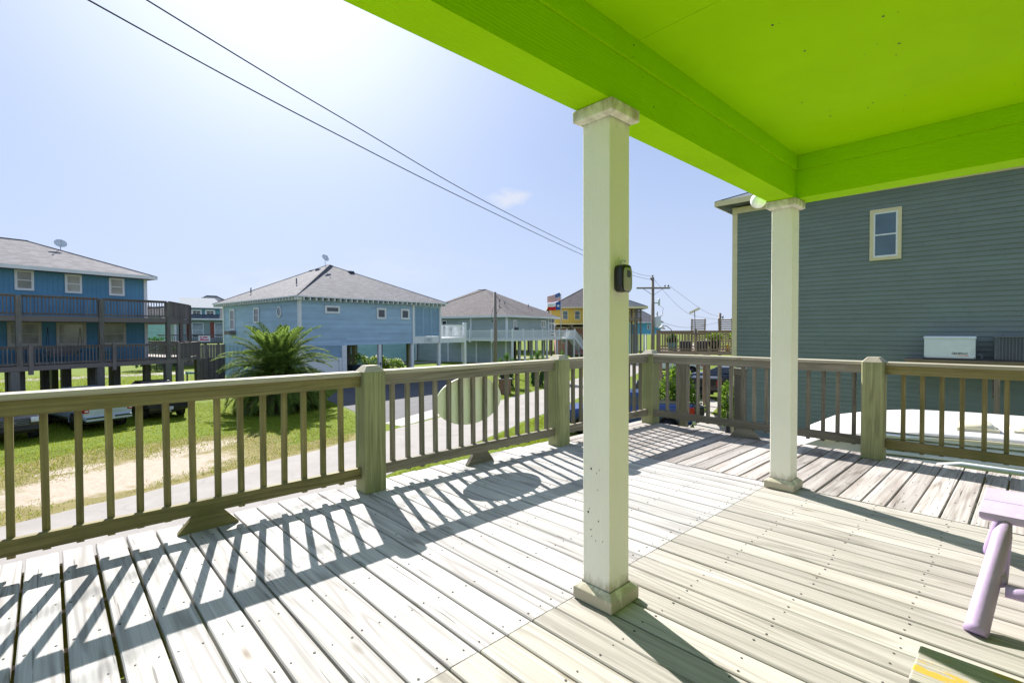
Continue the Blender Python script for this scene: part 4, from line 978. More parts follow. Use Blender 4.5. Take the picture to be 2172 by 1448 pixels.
# ------------------------------------------------------------------ grey-green house at the right
GN = thing('house', 'tall grey-green lap-sided house wall with cream trim at the right', 'house', (22.9, 9.5, G), R(-87))
m = MB(); m.box(0, 20, 0, 11, 0, ZR(6.86)); siding(m, WT((0, 0), 0), 20, 0, ZR(6.80), .172, 0, 3.66, .032); m.obj('wall', M['s_green'], GN)
m = MB(); m.box(-.09, .13, -.035, .1, 0, ZR(6.58)); m.box(-.09, 20, -.034, -.004, ZR(6.585), ZR(6.86)); m.obj('corner_trim', M['offwhite'], GN)
hip_roof(GN, -.65, 20.6, -.62, 11.6, ZR(7.14), (5.5, 5.5), (15, 5.5), ZR(9.6), 'r_slate', 'offwhite', .22)
window(GN, WT((5.05, -.030), 0) @ Matrix.Translation((0, 0, ZR(3.95))), .97, 1.93, 'offwhite', 'skyglass', .12, '')
o = [q for q in GN.children if q.name.startswith('window')][0]
m = MB(); T = WT((5.05, -.030), 0) @ Matrix.Translation((0, 0, ZR(3.95)))
for (a_, b_, c_, d_) in ((.12, .17, .12, 1.81), (.80, .85, .12, 1.81), (.17, .80, .12, .18), (.17, .80, 1.75, 1.81), (.17, .80, .935, .985)): m.box(a_, b_, -.045, -.006, c_, d_, 0, T)
m.obj('sash', M['white'], o)
def inG(s_, t_, z): v = FR(-87, (22.9, 9.5, 0)) @ Vector((s_, t_, 0)); return (v.x, v.y, z)
t = thing('equipment_platform', 'brown wooden shelf on posts against the grey-green wall', 'platform', inG(6.2, -.02, G), R(-87))
m = MB(); m.box(0, 4.6, -1.05, -.02, ZR(.225), ZR(.27)); m.obj('top', M['brownwood'], t)
m = MB(); m.box(.06, 4.55, -1.0, -.96, ZR(.0), ZR(.224)); m.box(.06, .1, -.955, -.03, ZR(.0), ZR(.224)); m.box(4.5, 4.55, -.955, -.03, ZR(.0), ZR(.224)); m.obj('joist', M['brownwood'], t)
for xx in (.55, 2.4, 4.2): post(t, xx, -.86, 0, ZR(-.01), .14, 'brownwood', 'post')
for xx in (.55, 2.4, 4.2): m = MB(); m.beam((xx-.08, -.80, ZR(-.9)), (xx-.08, -.1, ZR(-.1)), .05, .1); m.obj('brace', M['brownwood'], t)
t = thing('generator', 'white standby generator box on the wooden shelf', 'generator', inG(7.42, -.55, .272), R(-87), None, 1.1)
def rbox(m, x0, x1, y0, y1, z0, z1, r, T=None):
    pr = []
    for (cx, cz, a0) in ((y1-r, z1-r, 0), (y0+r, z1-r, 90), (y0, z0, 180), (y1, z0, 270)):
        if a0 < 180: pr += [(cx+r*math.cos(R(a0+q*22.5)), cz+r*math.sin(R(a0+q*22.5))) for q in range(5)]
        else: pr.append((cx, cz))
    m.extr(pr, x1-x0, 0, T, x0)
m = MB(); rbox(m, -.60, .60, -.32, .32, .05, .66, .05); bevel(m.obj('housing', M['generator'], t), .025, 3)
m = MB(); m.box(-.52, .50, -.329, -.321, .10, .60); m.obj('door', M['generator'], t)
m = MB(); rbox(m, -.615, .615, -.335, .335, .645, .735, .045); bevel(m.obj('lid', M['generator'], t), .02, 3)
m = MB(); m.box(-.62, .62, -.33, .33, .0, .049); m.obj('base', M['black'], t)
for xx in (-.57, .57): m = MB(); m.lathe([(.014, 0), (.014, .012)], 10, 0, TM((xx, -.320, .085), R(90))); m.obj('foot_plug', M['black'], t)
text_mesh('brand_lettering', 'GENERAC', .082, M['letter'], t, Matrix.Translation((.245, -.330, .205)) @ Matrix.Rotation(R(90), 4, 'X'), .001, 1.02, .0025)
m = MB(); m.prim([(.10, -.3315, .145), (.44, -.3315, .135), (.44, -.3315, .157), (.10, -.3315, .149), (.10, -.3295, .145), (.44, -.3295, .135), (.44, -.3295, .157), (.10, -.3295, .149)], [(0, 1, 2, 3), (4, 7, 6, 5), (0, 4, 5, 1), (1, 5, 6, 2), (2, 6, 7, 3), (3, 7, 4, 0)]); m.obj('brand_stripe', M['orange'], t)
m = MB(); m.box(.515, .575, -.3215, -.3195, .33, .337); m.obj('warning_label', M['orange'], t)
m = MB()
for zz in (.25, .18): m.box(.515, .575, -.3215, -.3195, zz, zz+.005)
m.obj('warning_label', M['acdark'], t)
m = MB(); m.tube([(.61, -.1, .18), (.72, -.1, .18), (.74, -.1, .1), (.74, -.1, .0)], .025, 8); m.obj('conduit', M['acgrey'], t)
t = thing('air_conditioner', 'grey air conditioner condenser with vertical fins on the shelf right of the generator', 'air conditioner', inG(8.95, -.56, .272), R(-87))
m = MB(); m.box(-.42, .42, -.40, .40, .055, .78); m.obj('coil', M['acdark'], t)
m = MB()
for i in range(11):
    for yy in (-.415, .401): m.box(-.40+i*.078, -.385+i*.078, yy, yy+.014, .06, .775)
m.obj('front_fins', M['acgrey'], t)
m = MB()
for i in range(22):
    m.box(-.435, -.421, -.38, .38, .08+i*.032, .092+i*.032); m.box(.421, .435, -.38, .38, .08+i*.032, .092+i*.032)
    for sx in (-1, 1): m.box(min(sx*.425, sx*.33), max(sx*.425, sx*.33), -.425, -.416, .08+i*.032, .094+i*.032)
m.obj('corner_grille', M['acgrey'], t)
m = MB(); m.box(-.45, .45, -.44, .44, .781, .82); bevel(m.obj('top_cover', M['acgrey'], t), .015); MB().box(-.45, .45, -.44, .44, 0, .054).obj('base_pan', M['black'], t)

# trailer beside the deck
RV = thing('travel_trailer', 'white travel trailer with a ribbed side parked just beyond the right railing', 'trailer', (8.25, 1.55, G), R(-81))
# local x runs back along the trailer (towards the viewer's right), y to its left = away from the deck
m = MB()
stn = [(-1.15, 2.75, .5), (-.95, 2.98, .35), (-.55, 3.20, .18), (0, 3.32, .08), (.5, 3.38, .03), (1.2, 3.40, 0), (7.0, 3.40, 0)]
def rvsec(x, zt, ins):
    w0, w1 = 0.0+ins*.3, 2.35-ins*.3
    return [(x, w0, .55), (x, w0, zt-.055), (x, w0+.02, zt-.03), (x, w0+.07, zt-.01), (x, w0+.14, zt), (x, (w0+w1)/2, zt+.05), (x, w1-.14, zt), (x, w1-.07, zt-.015), (x, w1, zt-.10), (x, w1, .55)]
m.loft([rvsec(*q) for q in stn]); bodyo = m.obj('body', M['rv'], RV)
m = MB(); md = MB()
for i in range(33):
    z0 = .84+i*.0755
    pr = [(-.003, z0), (-.034, z0+.010), (-.034, z0+.034), (-.012, z0+.054), (-.003, z0+.056)]
    m.extr(pr, 6.95, 0, None, .05); md.box(.05, 6.98, -.0085, -.0035, z0+.0565, z0+.0750)
    if z0 < 2.95: m.extr([(y+.03, z) for y, z in pr], .9, 0, None, -.86)
rs_ = m.obj('ribbed_side', M['rvside'], RV); md.obj('mildew_streaks', pm('mildew_stain', (.20, .215, .15), .8, .4, 9), rs_)
m = MB(); m.beam((-.55, .02, 3.12), (.0, -.015, 3.255), .03, .03); m.beam((0, -.015, 3.255), (1.2, -.02, 3.32), .03, .03); m.beam((1.2, -.02, 3.32), (7, -.02, 3.32), .03, .03); m.obj('roof_edge_trim', M['rvdome'], RV)
def dome(x, y, w_, l_, h_, nm, mat):
    m = MB(); secs = []
    for q in range(6):
        a_ = q/5*math.pi/2; k_ = math.cos(a_)**.6 if q < 5 else .25
        secs.append([(x+l_*.5*k_*sx, y+w_*.5*k_*sy, 3.43+h_*math.sin(a_)) for sx, sy in ((-1, -.7), (-.7, -1), (.7, -1), (1, -.7), (1, .7), (.7, 1), (-.7, 1), (-1, .7))])
    m.loft(secs, 0, None, True); m.box(x-l_*.56, x+l_*.56, y-w_*.56, y+w_*.56, 3.38, 3.44); return m.obj(nm, M[mat], RV)
dome(1.10, .42, .36, .36, .085, 'roof_vent', 'rvdome'); dome(1.72, .62, .5, .5, .13, 'roof_air_conditioner', 'rvdome'); dome(4.4, 1.2, .4, .5, .14, 'roof_vent', 'rv')
m = MB(); m.tube([(.62, -.30, 2.90), (.7, -.30, 3.02), (.9, -.3, 3.06), (1.7, -.30, 3.04), (1.95, -.28, 2.94), (2.0, -.12, 2.8)], .035, 10); m.tube([(-.5, -.14, 2.82), (2.5, -.14, 2.82), (7, -.14, 2.82)], .07, 10); m.obj('awning_roller', M['rvside'], RV)
for sx in (3.2, 4.1):
    for yy in (.12, 2.2): m = MB(); m.lathe([(.05, -.1), (.33, -.1), (.36, -.06), (.36, .06), (.33, .1), (.05, .1)], 24, 0, TM((sx, yy, .36), R(90))); m.obj('wheel', M['tyre'], RV)
m = MB(); m.box(.3, 6.6, .3, 2.0, .40, .549); m.beam((-1.1, .8, .5), (-2.4, 1.17, .5), .08, .1); m.beam((-1.1, 1.6, .5), (-2.4, 1.17, .5), .08, .1); m.box(-2.45, -2.3, 1.1, 1.25, .0, .56); m.obj('chassis', M['black'], RV)

# ------------------------------------------------------------------ brown deck beyond the grey-green house
ND = thing('raised_deck', 'brown wooden raised deck with slatted railing left of the grey-green house', 'deck', (24.3, 14.2, G), R(-62))
m = MB(); m.box(-.05, 5.4, -.05, 5.2, ZR(.02), ZR(.20)); m.obj('deck_floor', M['brownwood'], ND)
rail(ND, (.05, 0), (1.85, 0), ZR(.20), 1.10, 'brownwood', .145, .06); rail(ND, (2.05, 0), (3.75, 0), ZR(.20), 1.10, 'brownwood', .145, .06); rail(ND, (3.95, 0), (5.35, 0), ZR(.2), 1.1, 'brownwood', .145, .06)
rail(ND, (0, 5.1), (5.3, 5.1), ZR(.2), 1.0, 'brownwood', .15, .06); rail(ND, (0, 5.0), (0, .1), ZR(.2), 1.1, 'brownwood', .15, .06)
for xx in (0, 1.95, 3.85, 5.35): post(ND, xx, 0, ZR(-.1), ZR(1.36), .14, 'brownwood', 'railing_post')
for xx in (0, 2.6, 5.3):
    for yy in (.1, 2.6, 5.0): post(ND, xx, yy, 0, ZR(.02), .16, 'brownwood', 'support_post')
def inN(x, y, z): v = FR(-62, (24.3, 14.2, 0)) @ Vector((x, y, 0)); return (v.x, v.y, z)
t = thing('panel_antenna', 'flat white rectangular satellite antenna tilted on a thin bent pole', 'antenna', inN(1.98, -.12, 1.05), R(-62))
m = MB(); m.tube([(.02, 0, 0), (-.03, 0, .06), (-.06, 0, .2), (-.10, 0, 1.28)], .02, 8); m.obj('mast', M['acdark'], t)
m = MB(); m.box(-.29, .29, -.19, .19, -.015, .015, 0, TM((-.10, 0, 1.31), R(-16), R(-27), 0)); bevel(m.obj('panel', M['white'], t), .01)
def slat_chair(x, y, rz_, label):
    t = thing('slatted_chair', label, 'chair', inN(x, y, .20), R(-62+rz_), 'slatted wooden chairs on the raised deck')
    m = MB()
    for q in range(11): m.beam((-.40, -.02-q*.014, .52+q*.115), (.40, -.02-q*.014, .52+q*.115), .022, .066, 0, (0, -.15, 1))
    m.obj('back_slats', M['brownwood'], t); m = MB()
    for sx in (-.34, .34): m.beam((sx, .01, .02), (sx, -.19, 1.76), .05, .08)
    m.obj('back_frame', M['brownwood'], t); m = MB()
    for q in range(6): m.box(-.33, .33, .02+q*.09, .09+q*.09, .42, .445)
    for sx in (-.29, .29): m.box(sx-.025, sx+.025, .46, .51, .003, .418)
    m.obj('seat', M['brownwood'], t)
slat_chair(2.1, 1.3, 6, 'slatted wooden chair back just right of the flat white antenna')
slat_chair(3.55, 1.2, -22, 'slatted wooden chair leaning back near the right end of the raised deck')
slat_chair(4.2, 1.0, -40, 'slatted wooden chair half hidden by the grey-green house corner')
def leafpot(name, label, loc, potm, r, h, kind):
    t = thing(name, label, 'planter', loc)
    m = MB(); m.lathe([(r*.75, 0), (r, h), (r*.9, h), (r*.85, h-.04), (.01, h-.04)], 16); m.obj('pot', M[potm], t)
    m = MB()
    for q in range(150):
        a_ = random.random()*6.283; rr = r*random.random()**.5*(1.2 if kind == 'leafy' else .7); L = random.uniform(.12, .3)
        zz = h+random.random()*(.34 if kind == 'leafy' else .55*(1-rr/r)); p = Vector((rr*math.cos(a_), rr*math.sin(a_), zz)); d = Vector((random.uniform(-1, 1), random.uniform(-1, 1), random.uniform(-.2, 1))).normalized(); s_ = d.cross(Vector((random.random(), random.random(), .3))).normalized()*L*.22
        m.prim([p-s_*.3, p+d*L*.5-s_, p+d*L, p+d*L*.5+s_], [(0, 1, 2, 3)])
    m.obj('foliage', M[{'leafy': 'leaf_bright', 'conifer': 'leaf_dark'}[kind]], t)
def leafmat(name, a_, b_, tr=.25):
    k = NT(name); ri = k.n('NewGeometry').outputs['Random Per Island']
    k.col(k.ramp(ri, [(0, a_), (1, b_)]))
    k.p.inputs['Transmission Weight'].default_value = 0
    k.set(.75, 0, .06)
    if tr:
        tl = k.n('BsdfTranslucent'); k.l(k.ramp(ri, [(0, tuple(min(1, x*1.6) for x in a_)), (1, tuple(min(1, x*1.8) for x in b_))]), tl.inputs['Color'])
        mx = k.n('MixShader'); mx.inputs[0].default_value = tr; out = k.t.nodes['Material Output']
        k.l(k.p.outputs[0], mx.inputs[1]); k.l(tl.outputs[0], mx.inputs[2]); k.l(mx.outputs[0], out.inputs['Surface'])
    return k.mat
M['leaf_bright'] = leafmat('bright_leaf', (.12, .22, .02), (.22, .33, .04)); M['leaf_dark'] = leafmat('dark_leaf', (.02, .07, .015), (.05, .13, .03))
M['palm'] = leafmat('palm_leaflet', (.07, .125, .025), (.17, .235, .05), .35); M['palmdead'] = leafmat('dead_palm_leaf', (.09, .07, .045), (.20, .16, .10), .15)
M['shrub'] = leafmat('shrub_leaf', (.06, .13, .015), (.17, .26, .03), .3); M['yucca'] = leafmat('yucca_leaf', (.035, .10, .02), (.11, .20, .04), .25)
M['flower'] = leafmat('pale_blossom', (.55, .58, .40), (.75, .72, .6), .2); M['blade'] = leafmat('grass_blade', (.12, .175, .006), (.25, .275, .02), .35); M['drygrass'] = leafmat('dry_grass_blade', (.20, .18, .05), (.30, .25, .10), .25)
M['tealpot'] = pm('teal_glazed_pot', (.10, .30, .32), .3); M['navy'] = pm('navy_planter', (.02, .028, .06), .5); M['yellowpot'] = pm('yellow_plastic', (.75, .45, .01), .4)
leafpot('potted_plant', 'small conifers in a teal pot at the left end of the raised deck', inN(.75, .5, .2), 'tealpot', .27, .45, 'conifer')
leafpot('potted_plant', 'leafy plant in a black pot behind the railing right of the antenna pole', inN(2.9, .6, .2), 'black', .3, .55, 'leafy')
leafpot('potted_plant', 'trailing bright green plant in a dark pot beside the yellow jug', inN(4.0, .6, .2), 'black', .28, .6, 'leafy')
for (xx, lb) in ((1.45, 'dark navy trough planter left of the antenna pole'), (2.25, 'dark navy trough planter right of the antenna pole')):
    t = thing('trough_planter', lb, 'planter', inN(xx, .5, .2), R(-62)); m = MB(); m.loft([[(-.28, -.18, 0), (.28, -.18, 0), (.28, .18, 0), (-.28, .18, 0)], [(-.33, -.2, .5), (.33, -.2, .5), (.33, .2, .5), (-.33, .2, .5)]]); m.obj('trough', M['navy'], t)
    m = MB(); m.box(-.36, .36, -.23, .23, .5, .54); m.obj('rim', M['acgrey'], t)
t = thing('watering_jug', 'small yellow plastic jug near the right end of the raised deck', 'jug', inN(3.55, .35, .2)); m = MB(); m.lathe([(.11, 0), (.12, .03), (.12, .24), (.05, .31), (.05, .34)], 16); m.obj('body', M['yellowpot'], t); m = MB(); m.tube([(.11, 0, .22), (.2, 0, .2), (.2, 0, .08), (.11, 0, .06)], .018, 8); m.obj('handle', M['yellowpot'], t)
t = thing('patio_lamp', 'grey cone lamp on a curved arm at the left end of the raised deck', 'lamp', inN(.2, .4, .2)); m = MB(); m.lathe([(.2, 0), (.03, .18)], 20, 0, TM((0, 0, 1.22), R(15))); m.obj('shade', M['dishgrey'], t); m = MB(); m.tube([(0, 0, 1.4), (.15, -.2, 1.36), (.28, -.42, 1.15), (.32, -.48, .0)], .02, 8); m.obj('arm', M['acdark'], t)
# ================================================================== VEHICLES
def carpaint(name, c, metal=.3, rough=.28):
    k = NT(name); co = k.n('TexCoord').outputs['Object']
    k.col(k.ramp(k.noise(co, 1.5, 5), [(.3, tuple(x*.88 for x in c)), (.7, tuple(min(1, x*1.08) for x in c))]))
    k.p.inputs['Coat Weight'].default_value = .6; k.p.inputs['Coat Roughness'].default_value = .08
    return k.set(rough, metal, .5)
M['p_silver'] = carpaint('silver_blue_paint', (.52, .60, .68), .2); M['p_black'] = carpaint('black_paint', (.02, .02, .024), .2)
M['p_blue'] = carpaint('bright_blue_paint', (.010, .045, .20), .3); M['p_dark'] = carpaint('dark_navy_paint', (.03, .045, .075), .3); M['p_white'] = carpaint('white_paint', (.7, .72, .74), 0)
M['carglass'] = pm('car_glass', (.02, .028, .032), .04, .3, 2, spec=1.0)
def pickup(label, loc, heading, paintm, group=None, suv=False, name='pickup_truck', open_tail=False):
    """local x forward, rear bumper at x=0, length 5.8"""
    t = thing(name, label, 'suv' if suv else 'truck', loc, R(heading), group)
    def sec(x, zb, zt, hw, tuck=.06):
        return [(x, -hw*.88, zb), (x, -hw, zb+.14), (x, -hw-.0, (zb+zt)/2), (x, -hw+.02, zt-.18), (x, -hw+tuck, zt-.02), (x, -hw+tuck+.06, zt), (x, hw-tuck-.06, zt), (x, hw-tuck, zt-.02), (x, hw-.02, zt-.18), (x, hw, (zb+zt)/2), (x, hw, zb+.14), (x, hw*.88, zb)]
    L = 5.0 if suv else 5.8
    zr = 1.22 if suv else 1.42
    st = [(.05, .62, zr-.02, .95), (.12, .50, zr, .99), (.9, .48, zr, 1.0), (1.9, .46, zr-.01, 1.0), (2.3, .46, 1.30, 1.0), (L-1.75, .46, 1.28, 1.0), (L-1.5, .46, 1.27, 1.0), (L-.6, .50, 1.19, .99), (L-.2, .52, 1.12, .96), (L-.03, .58, 1.02, .90)]
    m = MB(); m.loft([sec(*q) for q in st], 0, None, False); bo = bevel(m.obj('body', M[paintm], t), .03, 2)
    if suv: c0, c1, d0, d1, zt = .15, L-1.3, .55, L-2.3, 1.78
    else: c0, c1, d0, d1, zt = 1.95, 4.25, 2.12, 3.45, 1.93
    zb = 1.25; bw, tw = .94, .74
    def cabsec(x0, x1, w_, z): return [(x0, -w_, z), (x1, -w_*.97, z), (x1, w_*.97, z), (x0, w_, z)]
    m = MB(); m.loft([cabsec(c0, c1, bw, zb), cabsec(d0-.02, d1+.05, tw+.04, zt-.10), cabsec(d0+.08, d1-.08, tw-.06, zt)], 0, None); bevel(m.obj('cab', M[paintm], t), .03, 2)
    def cp(x, s_, z, off=.012):   # point on the cab side at height z
        f_ = (z-zb)/(zt-.1-zb); w_ = bw+(tw+.04-bw)*f_; return (x, s_*(w_+off), z)
    m = MB(); z0, z1 = zb+.10, zt-.16
    for s_ in (-1, 1):
        def xr(z): f_ = (z-zb)/(zt-.1-zb); return c0+(d0-.02-c0)*f_+.12, c1+(d1+.05-c1)*f_-.16
        a0, b0 = xr(z0); a1, b1 = xr(z1); md0 = (a0+b0)/2-.1; n_ = 3 if suv else 2
        for i in range(n_):
            f0, f1 = i/n_, (i+1)/n_; g = .035
            q = [cp(a0+(b0-a0)*f0+g, s_, z0), cp(a0+(b0-a0)*f1-g, s_, z0), cp(a1+(b1-a1)*f1-g, s_, z1), cp(a1+(b1-a1)*f0+g, s_, z1)]
            m.prim(q, [(0, 1, 2, 3) if s_ < 0 else (3, 2, 1, 0)])
    for (xa, xb, sgn) in ((c1, d1+.05, 1), (c0, d0-.02, -1)):
        f0, f1 = (z0-zb)/(zt-.1-zb), (z1-zb)/(zt-.1-zb); o_ = .014*sgn
        q = [(xa+(xb-xa)*f0+o_, -(bw-.16), z0), (xa+(xb-xa)*f0+o_, bw-.16, z0), (xa+(xb-xa)*f1+o_, tw-.06, z1), (xa+(xb-xa)*f1+o_, -(tw-.06), z1)]
        m.prim(q, [(0, 1, 2, 3) if sgn > 0 else (3, 2, 1, 0)])
    m.obj('window', M['carglass'], t)
    wx = (1.15, L-1.0)
    for x in wx:
        for s_ in (-1, 1):
            m = MB(); r = .41
            m.lathe([(.20, -.13), (r-.04, -.14), (r, -.10), (r, .10), (r-.04, .14), (.20, .13)], 28, 0, TM((x, s_*.86, r), R(90))); wo = m.obj('wheel', M['tyre'], t)
            m = MB(); T = TM((x, s_*.875, r), R(90) if s_ < 0 else R(-90)); m.lathe([(.26, .09), (.255, .125), (.23, .11), (.21, .07), (.05, .085), (.04, .12), (.001, .12)], 24, 0, T)
            for q in range(6): m.box(.05, .235, -.03, .03, .08, .112, 0, T @ Matrix.Rotation(q*math.pi/3, 4, 'Z'))
            m.obj('rim', M['chrome'], wo)
            m = MB(); pr = [(x+.52*math.cos(R(a_)), .41+.52*math.sin(R(a_))) for a_ in range(-5, 186, 10)]; pi = [(x+.45*math.cos(R(a_)), .41+.45*math.sin(R(a_))) for a_ in range(185, -6, -10)]
            allp = pr+pi; n_ = len(pr); y0, y1 = s_*.99, s_*1.025
            vs = [(px, y0, pz) for px, pz in allp]+[(px, y1, pz) for px, pz in allp]; N_ = len(allp); fs = []
            for i in range(N_): fs.append((i, (i+1) % N_, N_+(i+1) % N_, N_+i))
            for i in range(n_-1): fs.append((N_+i, N_+i+1, N_+N_-2-i, N_+N_-1-i))
            m.prim(vs, fs); m.obj('wheel_arch', M['black' if paintm != 'p_silver' else paintm], t)
            m = MB(); m.lathe([(.45, 0), (.001, 0.001)], 28, 0, TM((x, s_*1.004, .41), R(90 if s_ < 0 else -90))); m.prim([(x-.45, s_*1.003, .41), (x+.45, s_*1.003, .41), (x+.45, s_*1.003, .40), (x-.45, s_*1.003, .40)], [(0, 1, 2, 3)]); 
            m.obj('wheel_well', M['black'], t)
    for s_ in (-1, 1):
        m = MB(); y0, y1 = s_*.78, s_*.985; m.box(.0, .30, min(y0, y1)+.0, max(y0, y1)+.012, zr-.52, zr-.12); tl = bevel(m.obj('tail_light', M['red'], t), .03)
        m = MB(); m.box(-.012, -.001, min(s_*.82, s_*.95), max(s_*.82, s_*.95), zr-.26, zr-.19); m.box(-.012, -.001, min(s_*.82, s_*.95), max(s_*.82, s_*.95), zr-.46, zr-.40); m.obj('reverse_lens', M['lens'], tl)
        m = MB(); m.box(L-.22, L+.005, min(s_*.58, s_*.93), max(s_*.58, s_*.93), .82, 1.04); bevel(m.obj('headlight', M['lens'], t), .04)
        m = MB(); m.box(c1-.45, c1-.28, min(s_*.98, s_*1.2), max(s_*.98, s_*1.2), 1.22, 1.42); bevel(m.obj('mirror', M['black' if paintm != 'p_blue' else paintm], t), .04)
        m = MB()
        for xx in ((c0+.85, c1-.75) if not suv else (1.6, 2.7)): m.box(xx, xx+.2, min(s_*.99, s_*1.03), max(s_*.99, s_*1.03), 1.06, 1.10)
        m.obj('door_handle', M['black'], t)
    if not open_tail:
        m = MB(); m.box(.03, .10, -.76, .76, zr-.55, zr-.01); m.box(.02, .031, -.60, .60, zr-.50, zr-.14); bevel(m.obj('tailgate', M[paintm], t), .012)
        if not suv: m = MB(); m.loft([[(.012, .11*math.cos(a_*.3927), zr-.30+.045*math.sin(a_*.3927)) for a_ in range(16)], [(.021, .11*math.cos(a_*.3927), zr-.30+.045*math.sin(a_*.3927)) for a_ in range(16)]]); m.obj('emblem', M['black'], t)
    else:
        m = MB(); m.box(-.55, .04, -.76, .76, .80, .86); bevel(m.obj('tailgate', M[paintm], t), .015)
        m = MB(); m.box(-.52, .02, -.70, .70, .861, .87); m.obj('tailgate_liner', M['dishgrey'], t)
    if not suv: m = MB(); m.box(.14, 1.93, -.84, .84, zr-.02, zr+.035); bevel(m.obj('bed_cover', M['black'], t), .015)
    m = MB(); m.box(-.12, .10, -.93, .93, .50, .70); bevel(m.obj('rear_bumper', M['chrome' if paintm not in ('p_silver', 'p_black') else paintm], t), .04)
    m = MB(); m.box(-.14, -.121, -.35, .93, .625, .695); m.box(-.14, -.121, -.93, -.36, .625, .695); m.obj('bumper_step', M['black'], t)
    m = MB(); m.box(-.150, -.141, -.16, .16, .53, .69); pl = m.obj('number_plate', M['plate'], t)
    m = MB()
    for q in range(6): m.box(-.153, -.1505, -.12+q*.042, -.095+q*.042, .585, .64)
    m.obj('plate_characters', M['acgrey'], pl)
    m = MB(); m.box(-.2, .0, -.04, .04, .40, .48); m.lathe([(.03, 0), (.03, .06)], 10, 0, TM((-.18, 0, .48))); m.obj('tow_hitch', M['steel'], t)
    m = MB(); m.box(L-.16, L+.03, -.56, .56, .72, 1.02); g = bevel(m.obj('grille', M['black'], t), .02)
    m = MB()
    for q in range(4): m.box(L+.031, L+.045, -.53, .53, .75+q*.07, .775+q*.07)
    m.box(L+.03, L+.05, -.12, .12, .83, .91); m.obj('grille_bar', M['acgrey'], g)
    m = MB(); m.box(L-.3, L+.10, -.95, .95, .46, .66); bevel(m.obj('front_bumper', M['black' if paintm != 'p_silver' else paintm], t), .06, 3)
    m = MB(); m.box(.5, L-.5, -.8, .8, .32, .47); m.obj('chassis', M['black'], t)
    return t
tg = 'pickup trucks parked on the grass at the left'
pickup('silver-blue pickup truck parked nose-in on the grass, seen from behind', scaled_from_cam(1.85, 26.9), 107, 'p_silver', tg)
pickup('black pickup truck seen from behind, between the silver pickup and the palm', scaled_from_cam(4.15, 28.2), 98, 'p_black', tg)
pickup('black pickup truck facing the viewer at the left edge of the photo', scaled_from_cam(-2.15, 30.9), -77, 'p_black', tg)
pickup('bright blue pickup truck beside the road with its tailgate down, behind the column', scaled_from_cam(18.75, 9.55), 131, 'p_blue', None, False, 'pickup_truck', True)
t = thing('tool_chest', 'black tool chest on the open tailgate of the bright blue pickup', 'box', (18.98*SCALE_FROM_CAM, 9.42*SCALE_FROM_CAM, G+.872), R(131)); m = MB(); m.box(-.28, .2, -.6, .55, 0, .34); bevel(m.obj('case', M['black'], t), .02); m = MB(); m.box(-.3, .22, -.62, .57, .341, .40); bevel(m.obj('lid', M['acdark'], t), .015)
pickup('black pickup truck in the far driveway behind the bush', scaled_from_cam(29.6, 13.0), 112, 'p_black')
pickup('dark navy SUV parked behind the black pickup in the far driveway', scaled_from_cam(35.3, 13.3), 100, 'p_dark', None, True, 'suv')
pickup('dark SUV parked in the open garage under the blue-grey house', scaled_from_cam(17.6, 35.2), 95, 'p_dark', None, True, 'suv')
pickup('white pickup truck parked far away down the road right of the column', scaled_from_cam(45.0, 21.5), 115, 'p_white')
# ================================================================== POLES, WIRES, FLAGS
PP = Vector((35.71, 21.34, 0))
t = thing('utility_pole', 'wooden utility pole with crossarm and transformer right of the middle column', 'utility pole', scaled_from_cam(PP.x, PP.y), R(-43), None, SCALE_FROM_CAM)
m = MB(); m.tube([(0, 0, 0), (.03, 0, 4), (.0, 0, Z(5.62))], [.17, .15, .12], 12); m.obj('pole', M['pole'], t)
m = MB(); m.box(-1.35, 1.35, -.21, -.12, Z(4.66), Z(4.79)); m.obj('crossarm', M['pole'], t)
m = MB(); m.beam((-.78, -.15, Z(4.66)), (0, -.15, Z(4.15)), .04, .03); m.beam((.78, -.15, Z(4.66)), (0, -.15, Z(4.15)), .04, .03); m.obj('brace', M['acgrey'], t)
ins = [(1.22, -.165, 4.79), (.95, -.165, 4.79), (0, 0, 5.62), (-.14, 0, 5.4)]
for (xx, yy, zz) in ins:
    m = MB(); m.lathe([(.02, 0), (.02, .06), (.07, .07), (.05, .11), (.07, .13), (.04, .18), (.001, .19)], 12, 0, TM((xx, yy, Z(zz)))); m.obj('insulator', M['black'], t)
m = MB(); m.lathe([(.001, 0), (.22, .01), (.23, .05), (.23, .85), (.2, .92), (.001, .94)], 20, 0, TM((.42, -.05, Z(1.55)))); m.box(.1, .25, -.08, .0, Z(1.8), Z(2.3)); tr = m.obj('transformer', M['dishgrey'], t)
m = MB(); m.tube([(.36, -.05, Z(2.45)), (.36, -.05, Z(2.85))], .045, 8); m.tube([(.52, -.05, Z(2.45)), (.72, -.05, Z(2.5)), (.78, -.05, Z(2.75))], .035, 8); m.obj('bushing', M['acgrey'], tr)
m = MB(); m.tube([(.1, 0, Z(3.55)), (.45, 0, Z(3.55))], .06, 8); m.lathe([(.001, 0), (.05, .0), (.09, .1), (.09, .5), (.05, .6), (.001, .6)], 12, 0, TM((.52, 0, Z(3.3)))); m.obj('cutout_switch', M['dishgrey'], t)
m = MB(); m.tube([(.78, -.05, Z(2.75)), (.85, -.1, Z(3.1)), (.6, -.05, Z(3.3))], .012, 6); m.tube([(.62, -.05, Z(1.9)), (.6, -.05, Z(.2))], .012, 6); m.obj('jumper_wire', M['wire'], t)
